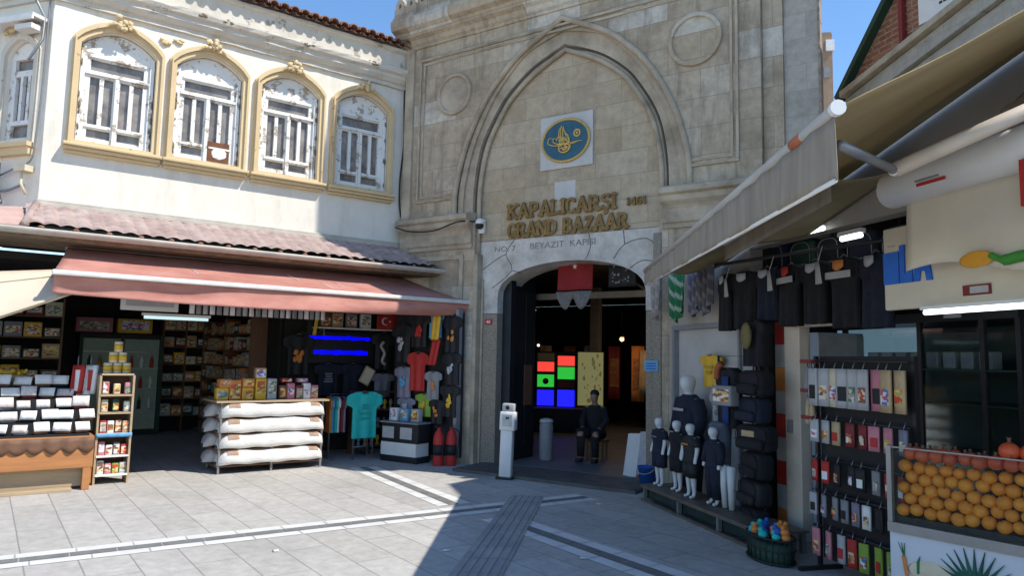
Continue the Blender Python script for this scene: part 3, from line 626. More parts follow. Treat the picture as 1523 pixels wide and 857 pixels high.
# lettering
def letters(txt, x0, x1, z, h, ma, name="lettering", depth=.03, y=-.018, off=.0, parent=gate, track=None):
    b = text_m(txt, h / .70, depth, off); xs = [v[0] for v in b.v]; k = (x1 - x0) / (max(xs) - min(xs)); mn = min(xs)
    b.v = [(x0 + (a - mn) * k, y + c, z + d) for a, c, d in b.v]; return b.obj(name, ma, parent)
GL = {'K': (.62, [[(.1, 0), (.1, 1)], [(.1, .45), (.52, 1)], [(.22, .58), (.54, 0)]], [(.1, 0), (.1, 1), (.52, 1), (.54, 0)]),
      'A': (.66, [[(.08, 0), (.33, 1)], [(.33, 1), (.58, 0)], [(.18, .33), (.48, .33)]], [(.08, 0), (.58, 0)]),
      'P': (.58, [[(.1, 0), (.1, 1)], [(.1, .94), (.34, .94), (.47, .86), (.47, .58), (.34, .48), (.1, .48)]], [(.1, 0)]),
      'L': (.54, [[(.1, 0), (.1, 1)], [(.1, .06), (.46, .06), (.46, .2)]], [(.1, 1)]), 'I': (.28, [[(.14, 0), (.14, 1)]], [(.14, 0), (.14, 1)]),
      'C': (.58, [[(.48, .74), (.44, .9), (.3, .96), (.15, .88), (.09, .65), (.09, .35), (.15, .12), (.3, .04), (.44, .1), (.48, .28)]], []),
      'R': (.62, [[(.1, 0), (.1, 1)], [(.1, .94), (.34, .94), (.46, .86), (.46, .60), (.34, .50), (.1, .50)], [(.3, .5), (.52, 0)]], [(.1, 0), (.52, 0)]),
      'Ş': (.56, [[(.46, .78), (.42, .92), (.28, .96), (.13, .88), (.11, .7), (.2, .57), (.38, .45), (.46, .28), (.42, .1), (.28, .04), (.12, .1), (.09, .25)], [(.28, .04), (.27, -.1), (.34, -.18), (.2, -.24)]], []),
      'G': (.62, [[(.5, .76), (.45, .9), (.3, .96), (.15, .88), (.09, .65), (.09, .35), (.15, .12), (.3, .04), (.46, .1), (.5, .42), (.32, .42)]], []),
      'N': (.66, [[(.1, 0), (.1, 1)], [(.1, 1), (.55, 0)], [(.55, 0), (.55, 1)]], [(.1, 0), (.1, 1), (.55, 1)]),
      'D': (.62, [[(.1, 0), (.1, 1)], [(.1, .94), (.3, .94), (.47, .8), (.51, .5), (.47, .2), (.3, .06), (.1, .06)]], []),
      'B': (.60, [[(.1, 0), (.1, 1)], [(.1, .94), (.34, .94), (.45, .86), (.45, .64), (.34, .54), (.1, .54)], [(.34, .54), (.49, .44), (.49, .16), (.36, .06), (.1, .06)]], []),
      'Z': (.58, [[(.1, .8), (.1, .94), (.48, .94), (.08, .06), (.5, .06), (.5, .22)]], []), ' ': (.34, [], []),
      '1': (.34, [[(.06, .8), (.18, 1), (.18, 0)]], [(.18, 0)]), '4': (.56, [[(.4, 0), (.4, 1), (.06, .3), (.52, .3)]], [(.4, 0)]),
      '6': (.56, [[(.44, .85), (.3, .97), (.14, .85), (.08, .4), (.12, .1), (.28, .03), (.44, .12), (.47, .35), (.38, .55), (.2, .55), (.1, .4)]], [])}
def bronze_letters(txt, x0, x1, z0, h, th):
    tot = sum(GL[c][0] for c in txt); k = (x1 - x0) / tot; x = x0
    for c in txt:
        wd, strokes, serifs = GL[c]; b = M(); yy = [-.045]
        def bar(p, q, t):
            p, q = Vector((p[0], 0, p[1])), Vector((q[0], 0, q[1])); d = (q - p).normalized(); s = Vector((-d.z, 0, d.x)) * t / 2; y1 = yy[0]; yy[0] += .0011
            p = p - d * t * .25; q = q + d * t * .25
            b.prism([((p - s).x, (p - s).z), ((q - s).x, (q - s).z), ((q + s).x, (q + s).z), ((p + s).x, (p + s).z)], y1, -.014)
        for st_ in strokes:
            for p, q in zip(st_, st_[1:]):
                dz = abs(q[1] - p[1]); bar((x + p[0] * k, z0 + p[1] * h), (x + q[0] * k, z0 + q[1] * h), th if dz > .3 else th * .75)
        for p in serifs:
            zz = z0 + p[1] * h + (th * .25 if p[1] == 0 else -th * .25); bar((x + p[0] * k - th * .75, zz), (x + p[0] * k + th * .75, zz), th * .6)
        if strokes: b.obj("letter", bronze, gate, bevel=.003)
        x += wd * k
bronze_letters("KAPALICARŞI", .53, 2.40, 3.83, .225, .055)
bronze_letters("GRAND BAZAAR", .53, 2.58, 3.535, .215, .055)
bronze_letters("1461", 2.55, 2.85, 3.855, .105, .026)
grey_ink = mat("weathered_inscription", (.15, .145, .135), .9, .5, 20, col2=(.33, .31, .29))
letters("NO: 7", .29, .68, 3.325, .085, grey_ink, "inscription", .004, -.0145)
letters("BEYAZIT  KAPISI", .95, 2.06, 3.33, .095, grey_ink, "inscription", .004, -.0145)
# plaque with the oval emblem
pl = M().box(1.11, 2.01, -.03, .0, 4.53, 5.36).obj("plaque", plaque_marble, gate, bevel=.006)
OX, OZ, OA, OB = 1.56, 4.95, .40, .325; n = 48
ov = M(); ov.add([(OX + OA * math.cos(2 * math.pi * k / n), -.052, OZ + OB * math.sin(2 * math.pi * k / n)) for k in range(n)] + [(OX + OA * math.cos(2 * math.pi * k / n), -.03, OZ + OB * math.sin(2 * math.pi * k / n)) for k in range(n)], [list(range(n))] + [(k, (k + 1) % n, (k + 1) % n + n, k + n) for k in range(n)])
ov.obj("emblem_ground", teal_enamel, pl)
rg = M().tube([(OX + OA * math.cos(2 * math.pi * k / n), -.05, OZ + OB * math.sin(2 * math.pi * k / n)) for k in range(n + 1)], .021, 8, cap=False)
for k in range(60): rg.sph((OX + OA * 1.0 * math.cos(2 * math.pi * k / 60), -.07, OZ + OB * math.sin(2 * math.pi * k / 60)), .010, 6, 4)
rg.obj("emblem_rim", gold, pl)
tu = M()
def stroke(pts, r0=.007, r1=.007, y=-.062):
    c = catmull([(OX + a, y, OZ + b_) for a, b_ in pts], 6); m_ = len(c); tu.tube(c, [r0 + (r1 - r0) * i / (m_ - 1) + .004 * math.sin(math.pi * i / (m_ - 1)) for i in range(m_)], 6)
for k, (x, zt) in enumerate(((-.10, .20), (-.07, .235), (-.035, .22))): stroke([(x + .01, zt), (x - .005, zt - .06), (x, .02), (x + .01, -.06)], .005, .008)
stroke([(-.035, .22), (.0, .12), (.05, .06), (.075, -.02), (.05, -.07)], .004, .009); stroke([(-.07, .235), (-.01, .13), (.02, .06), (.06, -.0), (.04, -.06)], .004, .007)
stroke([(-.02, -.05), (-.16, -.07), (-.29, -.02), (-.27, .06), (-.20, .04)], .008, .004); stroke([(.0, -.02), (-.10, -.05), (-.20, -.01), (-.19, .05), (-.13, .02)], .008, .004)
stroke([(.02, -.045), (.12, -.055), (.22, -.045), (.30, -.05)], .009, .003); stroke([(-.02, -.075), (.10, -.075), (.2, -.06)], .006, .003)
stroke([(-.11, -.09), (-.09, -.16), (-.02, -.19), (.06, -.16), (.08, -.09), (.0, -.055), (-.11, -.09)], .012, .012); stroke([(-.06, -.10), (-.02, -.15), (.04, -.12), (-.02, -.08)], .014, .010); stroke([(-.09, -.12), (0, -.115), (.07, -.11)], .008, .008)
stroke([(-.09, .02), (-.02, .04), (.04, -.01)], .006, .010); stroke([(-.10, -.01), (-.02, .01), (.05, -.03)], .008, .010); stroke([(-.15, .0), (-.12, .06), (-.06, .05)], .005, .006)
tu.obj("calligraphy", gold, pl)
ro = M()
for k in range(10): q = 2 * math.pi * k / 10; ro.sph((OX + .20 + .048 * math.cos(q), -.058, OZ + .085 + .05 * math.sin(q)), .018, 8, 6, (1, .5, 1))
ro.sph((OX + .2, -.06, OZ + .085), .022, 8, 6, (1, .6, 1)); ro.obj("rosette", gold, pl)
M().box(1.36, 1.72, -.006, 0, 4.06, 4.33).obj("pale_patch", plaque_marble, gate)
M().box(1.28, 1.80, -.004, 0, 4.40, 4.50).obj("old_inscription", mould_stone, gate)
# number plate and street plate
M().box(.14, .27, -.03, -.013, 2.18, 2.26).obj("number_plate", c_red, gate); letters("48", .165, .245, 2.195, .05, c_white, "number", .004, -.033)
M().box(2.885, 3.08, -.175, -.162, 1.52, 1.66).obj("street_plate", c_sky, gate)
for zz in (1.62, 1.585, 1.55): M().box(2.91, 3.05, -.178, -.1755, zz - .008, zz + .008).obj("plate_line", c_blue, gate)
# steel door leaves folded into the passage, beam across it
dr = M().box(DX0 + .02, DX0 + .09, .30, 1.0, .05, 3.0)
for yy in (.34, .67): dr.box(DX0 + .09, DX0 + .115, yy, yy + .30, .25, 2.75)
dr.obj("door_leaf", door_blue, gate, bevel=.006)
M().box(DX0 + .0, DX0 + .16, .14, .29, .05, 2.95).obj("door_post", door_blue, gate, bevel=.01)
M().box(DX0 + .12, DX0 + .135, .62, .86, .9, 1.55).obj("door_notice", c_brown, gate)
M().box(DX1 - .06, DX1, .2, .6, .05, 2.7).obj("door_leaf", door_blue, gate, bevel=.006)
# passage shell
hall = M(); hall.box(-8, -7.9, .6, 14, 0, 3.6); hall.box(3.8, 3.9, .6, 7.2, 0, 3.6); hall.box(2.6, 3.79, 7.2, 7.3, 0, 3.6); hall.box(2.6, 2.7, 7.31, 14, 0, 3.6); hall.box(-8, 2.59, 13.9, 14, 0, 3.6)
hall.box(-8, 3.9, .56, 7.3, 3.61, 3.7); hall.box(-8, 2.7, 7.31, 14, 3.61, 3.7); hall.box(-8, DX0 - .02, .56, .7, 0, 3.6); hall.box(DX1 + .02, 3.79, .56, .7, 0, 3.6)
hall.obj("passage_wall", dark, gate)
M().box(.34, 2.9, 1.2, 1.34, 2.66, 2.76).obj("passage_beam", mat("dusty_beam", (.26, .22, .18), .9, .2, 3), gate)
for x in (-1.15, ): M().box(x, x + .22, 6.2, 6.4, .05, 3.4).obj("passage_column", mat("dim_column", (.10, .10, .105), .8), gate)
M().tube([(1.2, 2.2, 3.35), (2.9, 2.5, 2.2)], .03, 8).obj("brace", grey_metal, gate)
PRINTS_DEEP = [mat('woven_red', (.25, .05, .03), .9, .5, 18, col2=(.45, .25, .10)), mat('woven_ochre', (.35, .22, .08), .9, .5, 18, col2=(.20, .06, .04))]
# ---- things fixed to or standing in the gate
cc = T("security_camera", "small white security camera fixed to the left side of the gate arch", "camera", G, .06, -.03, 3.76)
M().sph((0, -.09, 0), .062, 14, 10).obj("dome", c_black, cc); M().lathe([(.07, 0), (.075, .03), (.06, .07), (.03, .09)], 14, (0, -.09, .02)).obj("housing", white_pl, cc)
M().box(-.05, .05, -.05, .0, -.12, .10).obj("bracket", white_pl, cc)
M().tube(catmull([(0, -.02, .06), (-.25, -.30, .05), (-.7, -.36, -.07), (-1.2, -.36, -.05), (-1.6, -.32, .06)], 5), .012, 6).obj("cable", c_black, cc)
fl = T("hanging_flag", "deep red flag with a white star hanging inside the gate arch", "flag", G, 1.49, .42, 2.72)
def fw(u, v): return (-.30 + .60 * u + .02 * v, .03 * math.sin(u * 7 + v), .84 * v)
M().grid(fw, 24, 10, thick=(0, .004, 0)).obj("cloth", mat("deep_red_cloth", (.26, .018, .022), .85, .12, 5), fl)
cr = M(); n = 24; a0 = [(.11 * math.cos(t), .11 * math.sin(t)) for t in [R_(55 + 250 * k / n) for k in range(n + 1)]]; a1 = [(.03 + .085 * math.cos(t), .085 * math.sin(t)) for t in [R_(300 - 240 * k / n) for k in range(n + 1)]]
def cr_at(x, z): p = fw((x + .30) / .60, z / .52); return p
cr.add([(x - .02, fw((x + .28) / .6, .8)[1] - .004, .64 + z) for x, z in a0 + a1], [(k, k + 1, 2 * n - k, 2 * n + 1 - k) for k in range(n)]); cr.obj("crescent", c_white, fl)
st = M(); sp = [( .02 + (.05 if k % 2 == 0 else .02) * math.cos(R_(72 / 2 * k + 90)), .36 + (.05 if k % 2 == 0 else .02) * math.sin(R_(36 * k + 90))) for k in range(10)]
st.add([(x, fw((x + .3) / .6, .4)[1] - .004, z) for x, z in sp] + [(.02, fw(.53, .4)[1] - .004, .36)], [(k, (k + 1) % 10, 10) for k in range(10)]); st.obj("star", c_white, fl)
ln = M(); ln.grid(lambda u, v: (-.32 + .60 * u, .03 * math.sin(u * 7), -.02 - v * (.06 + .22 * abs(math.sin(u * math.pi * 2.0)))), 32, 4, thick=(0, .003, 0)); ln.obj("lace_fringe", mat("lace", (.16, .15, .14), .9, .4, 30), fl)
M().tube([(-.38, .0, .85), (.38, .0, .85)], .012, 8).obj("pole", grey_metal, fl)
ft = T("dark_banner", "dark patterned banner hanging at the right inside the gate arch", "banner", G, 2.25, .5, 2.75)
M().grid(lambda u, v: (-.22 + .44 * u, .02 * math.sin(u * 8), .36 * v), 12, 4, thick=(0, .004, 0)).obj("cloth", c_black, ft)
m_ = M()
for k in range(22): m_.sph((rnd.uniform(-.15, .12), -.02, rnd.uniform(.05, .33)), rnd.uniform(.008, .02), 6, 4, (1.4, .2, 1), jit=.3)
m_.obj("pattern", c_grey, ft)
M().tube([(-.3, .02, .37), (.45, .02, .33)], .012, 6).obj("rail", grey_metal, ft)
# display panels inside the passage
def em(name, rgb, s): return mat("lit_" + name, tuple(c * .5 for c in rgb), .5, .05, 5, em=rgb, ems=s)
e_red, e_green, e_blue = em("red", (.75, .05, .035), .8), em("green", (.03, .55, .05), .55), em("blue", (.01, .01, .95), 1.1)
for i, (x, cols, lab) in enumerate(((-1.66, (("tan", .0), ("red", 1), ("green", 1), ("blue", 1)), "lit display panel of red green and blue squares nearest the door leaf in the passage"),
                     (-1.13, (("red", .6), ("green", 1), ("red2", .4), ("blue", 1)), "lit display panel of coloured squares beside the tall yellow panel in the passage"))):
    t = T("coloured_display", lab, "display", G, x, 5.0, .55, .5, "lit display panels in the passage")
    M().rbox(-.23, .23, 0, .08, 0, 1.28, .015).obj("case", c_black, t)
    zz = 1.0
    hs = ((.92, 1.15, c_tan), (.86, 1.06, e_red), (.52, .80, e_green), (.05, .40, e_blue)) if i == 0 else ((.96, 1.18, e_red), (.66, .93, e_green), (.47, .62, c_dred), (.05, .42, e_blue))
    for (za, zb, mm) in hs if i else ((1.06, 1.24, c_tan), (.82, 1.04, e_red), (.47, .75, e_green), (.05, .40, e_blue)):
        M().box(-.19, .19, -.012, -.001, za, zb).obj("lit_square", mm, t)
    if i == 0: M().sph((.0, -.02, .60), .07, 10, 8, (1, .2, 1)).obj("motif", c_black, t)
t = T("tall_display", "tall dim yellow lit panel with dark patterns inside the passage", "display", G, -.62, 5.2, .62, .45)
M().box(-.30, .30, 0, .06, 0, 1.22).obj("case", c_brown, t); M().box(-.28, .28, -.008, -.001, .02, 1.20).obj("lit_face", em("yellow", (.42, .40, .17), .22), t)
m_ = M()
for k in range(26): m_.sph((rnd.uniform(-.2, .22), -.009, rnd.uniform(.1, 1.15)), rnd.uniform(.008, .03), 8, 5, (1, .1, 1.8), jit=.3)
m_.obj("pattern", em("ochre", (.20, .19, .07), .2), t)
t = T("shop_counter", "dark shop counter under the lit panels in the passage", "counter", G, -1.3, 4.6, .05, .45); M().rbox(-1.1, 1.1, 0, .5, 0, .50, .02).obj("body", c_black, t); M().box(-1.12, 1.12, -.03, .52, .50, .53).obj("top", c_brown, t)
# further stock hanging in the passage
for i, (x, y, z, h, mm, lab) in enumerate(((.2, 6.5, .9, 1.0, c_tan, "tan garment hanging deep in the passage right of the yellow panel"), (.75, 6.0, .8, 1.2, c_brown, "brown garment hanging deep in the passage nearest the right pier"),
        (-.35, 8.0, .8, 1.1, c_grey, "grey garment hanging deepest in the passage"), (-3.2, 6.0, 1.2, 1.1, c_dred, "dark red garment hanging behind the steel door leaf"), (.45, 7.5, .6, 1.3, c_yel, "yellow garment hanging at the back of the passage"))):
    t = T("hanging_garment", lab, "clothing", G, x, y, z, .5, "garments hanging in the passage")
    M().grid(lambda u, v: (-.16 - .04 * (1 - v) + (.32 + .08 * (1 - v)) * u, .03 * math.sin(u * 9), h * v), 10, 5, thick=(0, .06, 0)).obj("cloth", mm, t); M().tube([(0, .03, h), (0, .03, h + .12)], .008, 6).obj("hanger", grey_metal, t)
for k in range(10):
    x, y = -2.6 + k * .42, 6.6 + (k % 3) * .5; mm = (c_tan, c_or, c_brown, c_cream, c_dred)[k % 5]
    t = T("wall_rug", f"{mm.name[5:].replace('_', ' ')} textile hung on the dim far wall of the passage, {'left' if k < 4 else 'middle' if k < 7 else 'right'} part", "textile", G, x, y, .7, .5, "textiles hung deep in the passage")
    M().grid(lambda u, v: (-.15 + .30 * u, .02 * math.sin(u * 9 + k), 1.3 * v), 8, 5, thick=(0, .03, 0)).obj("cloth", mm, t); M().box(-.11, .11, -.03, -.024, .3, 1.0).obj("woven_field", PRINTS_DEEP[k % 2], t)
for i, (x, y, z, lab) in enumerate(((.0, 5.5, 2.13, "small warm lamp glowing in the middle of the passage"), (.73, 5.5, 2.09, "small warm lamp glowing beside the right pier of the passage"), (-1.45, 4.3, 1.95, "tiny pale lamp above the coloured display panels"))):
    t = T("pendant_lamp", lab, "lamp", G, x, y, z, 0, "lamps in the passage")
    M().sph((0, 0, 0), .05 if i < 2 else .03, 12, 8).obj("bulb", em("warm", (1.0, .62, .25), 1.6) if i < 2 else em("cool", (.8, .9, 1), 1.2), t); M().tube([(0, 0, .04), (0, 0, 3.45 - z)], .006, 5).obj("cord", c_black, t); M().lathe([(.02, .10), (.07, .05), (.075, .04)], 12).obj("shade", c_brown, t)
    if i < 2:
        pl_ = bpy.data.lights.new("lamp_glow", 'POINT'); pl_.energy = 5; pl_.color = (1, .66, .36); pl_.shadow_soft_size = .06; po = bpy.data.objects.new("lamp_glow", pl_); COL.objects.link(po); po.parent = t; po.location = (0, 0, -.12)
t = T("ceiling_lamp", "dim pale ceiling lamp near the top left of the passage", "lamp", G, -1.75, 4.4, 2.74); M().sph((0, 0, 0), .12, 14, 8, (1.3, 1, .35)).obj("diffuser", em("dimwhite", (.6, .75, .7), .35), t); M().tube([(0, 0, .03), (0, 0, .7)], .012, 6).obj("stem", c_black, t)
t = T("waste_bin", "grey cylindrical bin just inside the gate opening", "bin", G, .84, .75, .05); M().lathe([(.10, 0), (.11, .02), (.11, .55), (.10, .58), (.10, .60)], 20).obj("drum", c_grey, t); M().lathe([(.115, .60), (.10, .64), (.04, .66)], 20).obj("lid", c_lgrey, t)

# ================================================================ LEFT SHOP
GOODS = "goods on display in the shop under the red awning"
tags_m = [mat("white_card", (.82, .80, .77), .8, .06, 20), mat("smudged_card", (.66, .60, .56), .8, .2, 30)]
PRN = []
st = T("market_stall", "orange wooden market stall with stepped rows of white tagged bags at the left edge", "stall", L, -5.1, -.35)
x0, x1 = -1.35, .50
b = M(); b.box(x0, x1, -.80, -.74, .26, .60); b.box(x1 - .06, x1, -.735, .1, .06, .60); b.box(x0, x1, -.80, .1, .604, .63); b.obj("front_board", wood_orange, st, bevel=.008)
b = M(); b.box(x0, x1 - .09, -.66, -.62, .03, .26); b.box(x0, x1 - .2, -.84, -.70, .0, .04); b.obj("plinth", wood_tan, st, bevel=.006)
b = M(); b.box(x1 - .10, x1 - .02, -.80, -.72, 0, .26); b.obj("leg", wood_orange, st, bevel=.006)
for i in range(5): M().box(x0, x1 - .05, -.74 + i * .155, -.60 + i * .155, .50 + i * .13, .655 + i * .13).obj("step", c_black, st)
M().grid(lambda u, v: (x0 + (x1 - x0) * u, -.815 - .01 * math.sin(u * 60), .62 - (.13 + .055 * abs(math.sin(u * 11 * math.pi))) * v), 110, 3, thick=(0, .004, 0)).obj("scalloped_cloth", c_brown, st)
def bag_proto(i, mm):
    t = T("spice_bag", "", "bag", L, 0, -20, 0)
    M().rbox(-.078, .078, -.05, .05, 0, .085, .03).obj("sack", mm, t)
    c = M(); c.grid(lambda u, v: (-.080 + .16 * u, -.066 + .045 * v + .008 * math.sin(u * 5), .040 + .105 * v), 4, 2, thick=(0, .003, 0)); c.obj("price_card", tags_m[i % 2], t); return t
protos = [bag_proto(0, c_brown), bag_proto(1, c_dred), bag_proto(2, c_black), bag_proto(3, c_grey)]
LB = ["lowest row", "second row up", "middle row", "fourth row up", "top row"]
used = set()
for i in range(5):
    for j in range(9):
        k = rnd.randrange(4); x = -6.30 + j * .195 + rnd.uniform(-.02, .02) + (i % 2) * .05
        if x > -4.68: continue
        lab = f"{['brown', 'dark red', 'black', 'grey'][k]} bag with price card in the {LB[i]} of the orange stall"
        if k not in used: used.add(k); o = protos[k]; place(o, L, x, -1.02 + i * .155, .657 + i * .13, rnd.uniform(-.3, .3)); o["label"] = lab; o["group"] = "tagged bags on the stepped stall"
        else:
            o = dup(protos[k], L, x, -1.02 + i * .155 + rnd.uniform(-.01, .01), .657 + i * .13, rnd.uniform(-.35, .35), lab, "tagged bags on the stepped stall"); q_ = rnd.uniform(.85, 1.2); o.scale = (q_, 1, rnd.uniform(.8, 1.15))
cr8 = T("fruit_crate", "small pale wooden crate of yellow fruit on top of the stall at the left edge", "crate", L, -5.62, -.16, 1.18)
for z in (0, .05, .10): M().box(-.34, .34, -.12, -.108, z, z + .04).box(-.34, .34, .108, .12, z, z + .04).obj("slat", wood_tan, cr8)
for x in (-.34, .33): M().box(x, x + .012, -.107, .107, 0, .14).obj("end_board", wood_tan, cr8)
M().box(-.33, .33, -.106, .106, 0, .10).obj("lining", c_lime, cr8)
ban = None
for k in range(14):
    x, y, z, r0 = -5.90 + .045 * k, -.20 + .05 * (k % 3), 1.335 + .028 * (k % 2), .4 + k * .35
    if ban is None:
        pts = catmull([(-.09, 0, .02), (-.05, 0, -.012), (.03, 0, -.012), (.09, 0, .025)], 4); n = len(pts)
        o = ban = M().tube(pts, [.010 + .022 * math.sin(math.pi * (q + .6) / (n + .4)) for q in range(n)], 8).obj("banana", c_yel)
    else: o = ban.copy(); COL.objects.link(o)
    tag(o, "ripe yellow fruit heaped in the crate on top of the stall at the left edge", "fruit", "yellow fruit on the stall"); place(o, L, x, y, z, r0)

# small shelf stand
sh = T("shelf_stand", "narrow pale wooden shelf stand of packets beside the orange stall", "shelf", L, -4.36, -.72)
for z in (.10, .33, .60, .86, 1.08, 1.34): M().box(-.18, .18, -.16, .18, z, z + .022).obj("shelf", wood_tan if z > .7 else white_pl, sh)
for x in (-.185, .185): M().box(x - .012, x + .012, -.15, .18, 0, 1.34).obj("side_panel", wood_tan, sh)
M().box(-.18, .18, .185, .195, .08, 1.34).obj("back_panel", c_brown, sh)
M().grid(lambda u, v: (-.20 + .40 * u, -.17 - .004 * math.sin(u * 20), .625 - .05 * v), 14, 2, thick=(0, .003, 0)).obj("shelf_edging", c_sky, sh)
can = T("yellow_can", "", "can", L, 0, 0, 0)
M().lathe([(.048, 0), (.050, .004), (.050, .126), (.048, .13)], 18).obj("drum", c_cream, can); M().lathe([(.0505, .03), (.0505, .10)], 18).obj("paper_band", c_yel, can); M().lathe([(.045, .131), (.045, .134)], 18).obj("lid", c_tan, can)
cp = [(-.105, 0, "left can in the bottom row of the yellow pyramid"), (0, 0, "middle can in the bottom row of the yellow pyramid"), (.105, 0, "right can in the bottom row of the yellow pyramid"), (-.052, 1, "left can in the middle row of the yellow pyramid"), (.052, 1, "right can in the middle row of the yellow pyramid"), (0, 2, "single can topping the yellow pyramid on the shelf stand")]
for i, (x, k, lab) in enumerate(cp):
    if i == 0: place(can, L, -4.36 + x, -.74, 1.363); can["label"] = lab; can["group"] = "cans in the yellow pyramid"
    else: dup(can, L, -4.36 + x, -.74, 1.363 + k * .1345, rnd.random(), lab, "cans in the yellow pyramid")
def print_mat(i, cols, sc):
    m = bpy.data.materials.new("printed_pack_%d" % i); m.use_nodes = True; n = m.node_tree.nodes; l = m.node_tree.links; p = n["Principled BSDF"]; p.inputs["Roughness"].default_value = .45
    tc = n.new("ShaderNodeTexCoord"); oi = n.new("ShaderNodeObjectInfo"); va = n.new("ShaderNodeVectorMath"); va.operation = 'ADD'; l.new(tc.outputs["Object"], va.inputs[0]); l.new(oi.outputs["Location"], va.inputs[1])
    mp = n.new("ShaderNodeMapping"); mp.inputs["Scale"].default_value = (1, 1, 1.7); l.new(va.outputs[0], mp.inputs[0])
    v = n.new("ShaderNodeTexVoronoi"); v.inputs["Scale"].default_value = sc; v.distance = 'CHEBYCHEV'; l.new(mp.outputs[0], v.inputs["Vector"])
    r = n.new("ShaderNodeValToRGB"); r.color_ramp.interpolation = 'CONSTANT'
    while len(r.color_ramp.elements) < len(cols): r.color_ramp.elements.new(.5)
    for k, c in enumerate(cols): r.color_ramp.elements[k].position = k / len(cols); r.color_ramp.elements[k].color = (*c, 1)
    sp_ = n.new("ShaderNodeSeparateColor"); l.new(v.outputs["Color"], sp_.inputs[0]); l.new(sp_.outputs[0], r.inputs[0]); l.new(r.outputs[0], p.inputs["Base Color"]); return m
PRINTS = [print_mat(0, [(.7, .68, .6), (.5, .06, .04), (.65, .45, .12), (.2, .1, .06), (.7, .66, .55)], 22), print_mat(1, [(.6, .5, .3), (.15, .08, .05), (.6, .2, .05), (.65, .6, .5)], 28),
          print_mat(2, [(.7, .7, .7), (.08, .15, .4), (.6, .6, .65), (.5, .08, .1), (.75, .72, .7)], 25), print_mat(3, [(.5, .35, .08), (.6, .05, .03), (.7, .55, .2), (.25, .12, .03)], 18), print_mat(4, [(.3, .3, .28), (.65, .62, .55), (.1, .2, .1), (.55, .42, .3)], 24)]
def packet(fr, x, y, z, wd, ht, dp, mm, lm, lab, grp, rot=0, name="packet"):
    t = T(name, lab, "packet", fr, x, y, z, rot, grp)
    M().rbox(-wd / 2, wd / 2, -dp / 2, dp / 2, 0, ht, min(.012, dp * .3)).obj("wrapper", mm, t); M().box(-wd * .40, wd * .40, -dp / 2 - .002, -dp / 2 + .001, ht * rnd.uniform(.08, .3), ht * rnd.uniform(.65, .92)).obj("front_print", rnd.choice(PRINTS), t); return t
for zi, (z, cols) in enumerate(((.122, (c_white, c_pink, c_lime, c_white)), (.352, (c_pink, c_white, c_vio, c_red)), (.622, (c_red, c_white, c_dred, c_tan)), (.882, (c_cream, c_dgreen, c_lgrey)), (1.102, (c_tan, c_cream, c_pink)))):
    for j, mm in enumerate(cols):
        nm = mm.name[5:].replace('_', ' ')
        packet(L, -4.36 - .12 + j * (.25 / (len(cols) - 1)), -.79, z, .075, rnd.uniform(.12, .17), .07, mm, rnd.choice((c_white, c_red, c_cream)), f"{nm} packet, {['first', 'second', 'third', 'fourth'][j]} from left, {['lowest', 'second', 'third', 'fourth', 'fifth'][zi]} shelf of the narrow stand", "packets on the narrow shelf stand")
for i, (x, lab) in enumerate(((-4.78, "red and white striped bag hanging left of the can pyramid"), (-4.64, "second red and white bag hanging next to the narrow shelf stand"))):
    t = T("flag_bag", lab, "bag", L, x, -.62, 1.10, 0, "red and white bags"); 
    M().grid(lambda u, v: (-.07 + .14 * u + .02 * v, .03 * math.sin(u * 6), .36 * v), 8, 4, thick=(0, .02, 0)).obj("cloth", c_red if i == 0 else c_white, t)
    M().box(-.02, .03, -.01, .035, .04, .30).obj("stripe", c_white if i == 0 else c_red, t); M().tube([(0, .01, .35), (0, .01, .48)], .006, 5).obj("hook", grey_metal, t)
M().box(-4.72, -4.66, -.7, .1, .0, 1.15).obj("side_board", wood_tan, st)
# drinks fridge at the back
fr_ = T("drinks_fridge", "dark glass fronted drinks fridge at the back of the left shop", "fridge", L, -3.55, 4.75)
M().box(-.72, .72, .05, .6, 0, 1.98).obj("cabinet", c_black, fr_); 
for x in (-.70, 0, .70): M().box(x - .03, x + .03, -.02, .05, .05, 1.95).obj("door_frame", c_dgreen, fr_)
M().box(-.66, .66, .03, .045, .12, 1.88).obj("lit_back", mat("fridge_glow", (.05, .065, .06), .6, .4, 5, em=(.20, .28, .24), ems=.05), fr_)
for z in (.5, .9, 1.3, 1.62): M().box(-.66, .66, -.01, .03, z, z + .02).obj("shelf", grey_metal, fr_)
for zi, z in enumerate((.52, .92, 1.32)):
    for j in range(7):
        mm = rnd.choice((c_lime, c_or, c_red, c_white, c_dgreen, c_yel)); t = T("bottle", f"small {mm.name[5:].replace('_', ' ')} bottle on the {['lowest', 'middle', 'upper'][zi]} shelf of the drinks fridge", "bottle", L, -4.1 + j * .18, 4.72, z, 0, "bottles in the drinks fridge")
        M().lathe([(.03, 0), (.035, .01), (.035, .15), (.014, .20), (.014, .24)], 10).obj("body", mm, t)
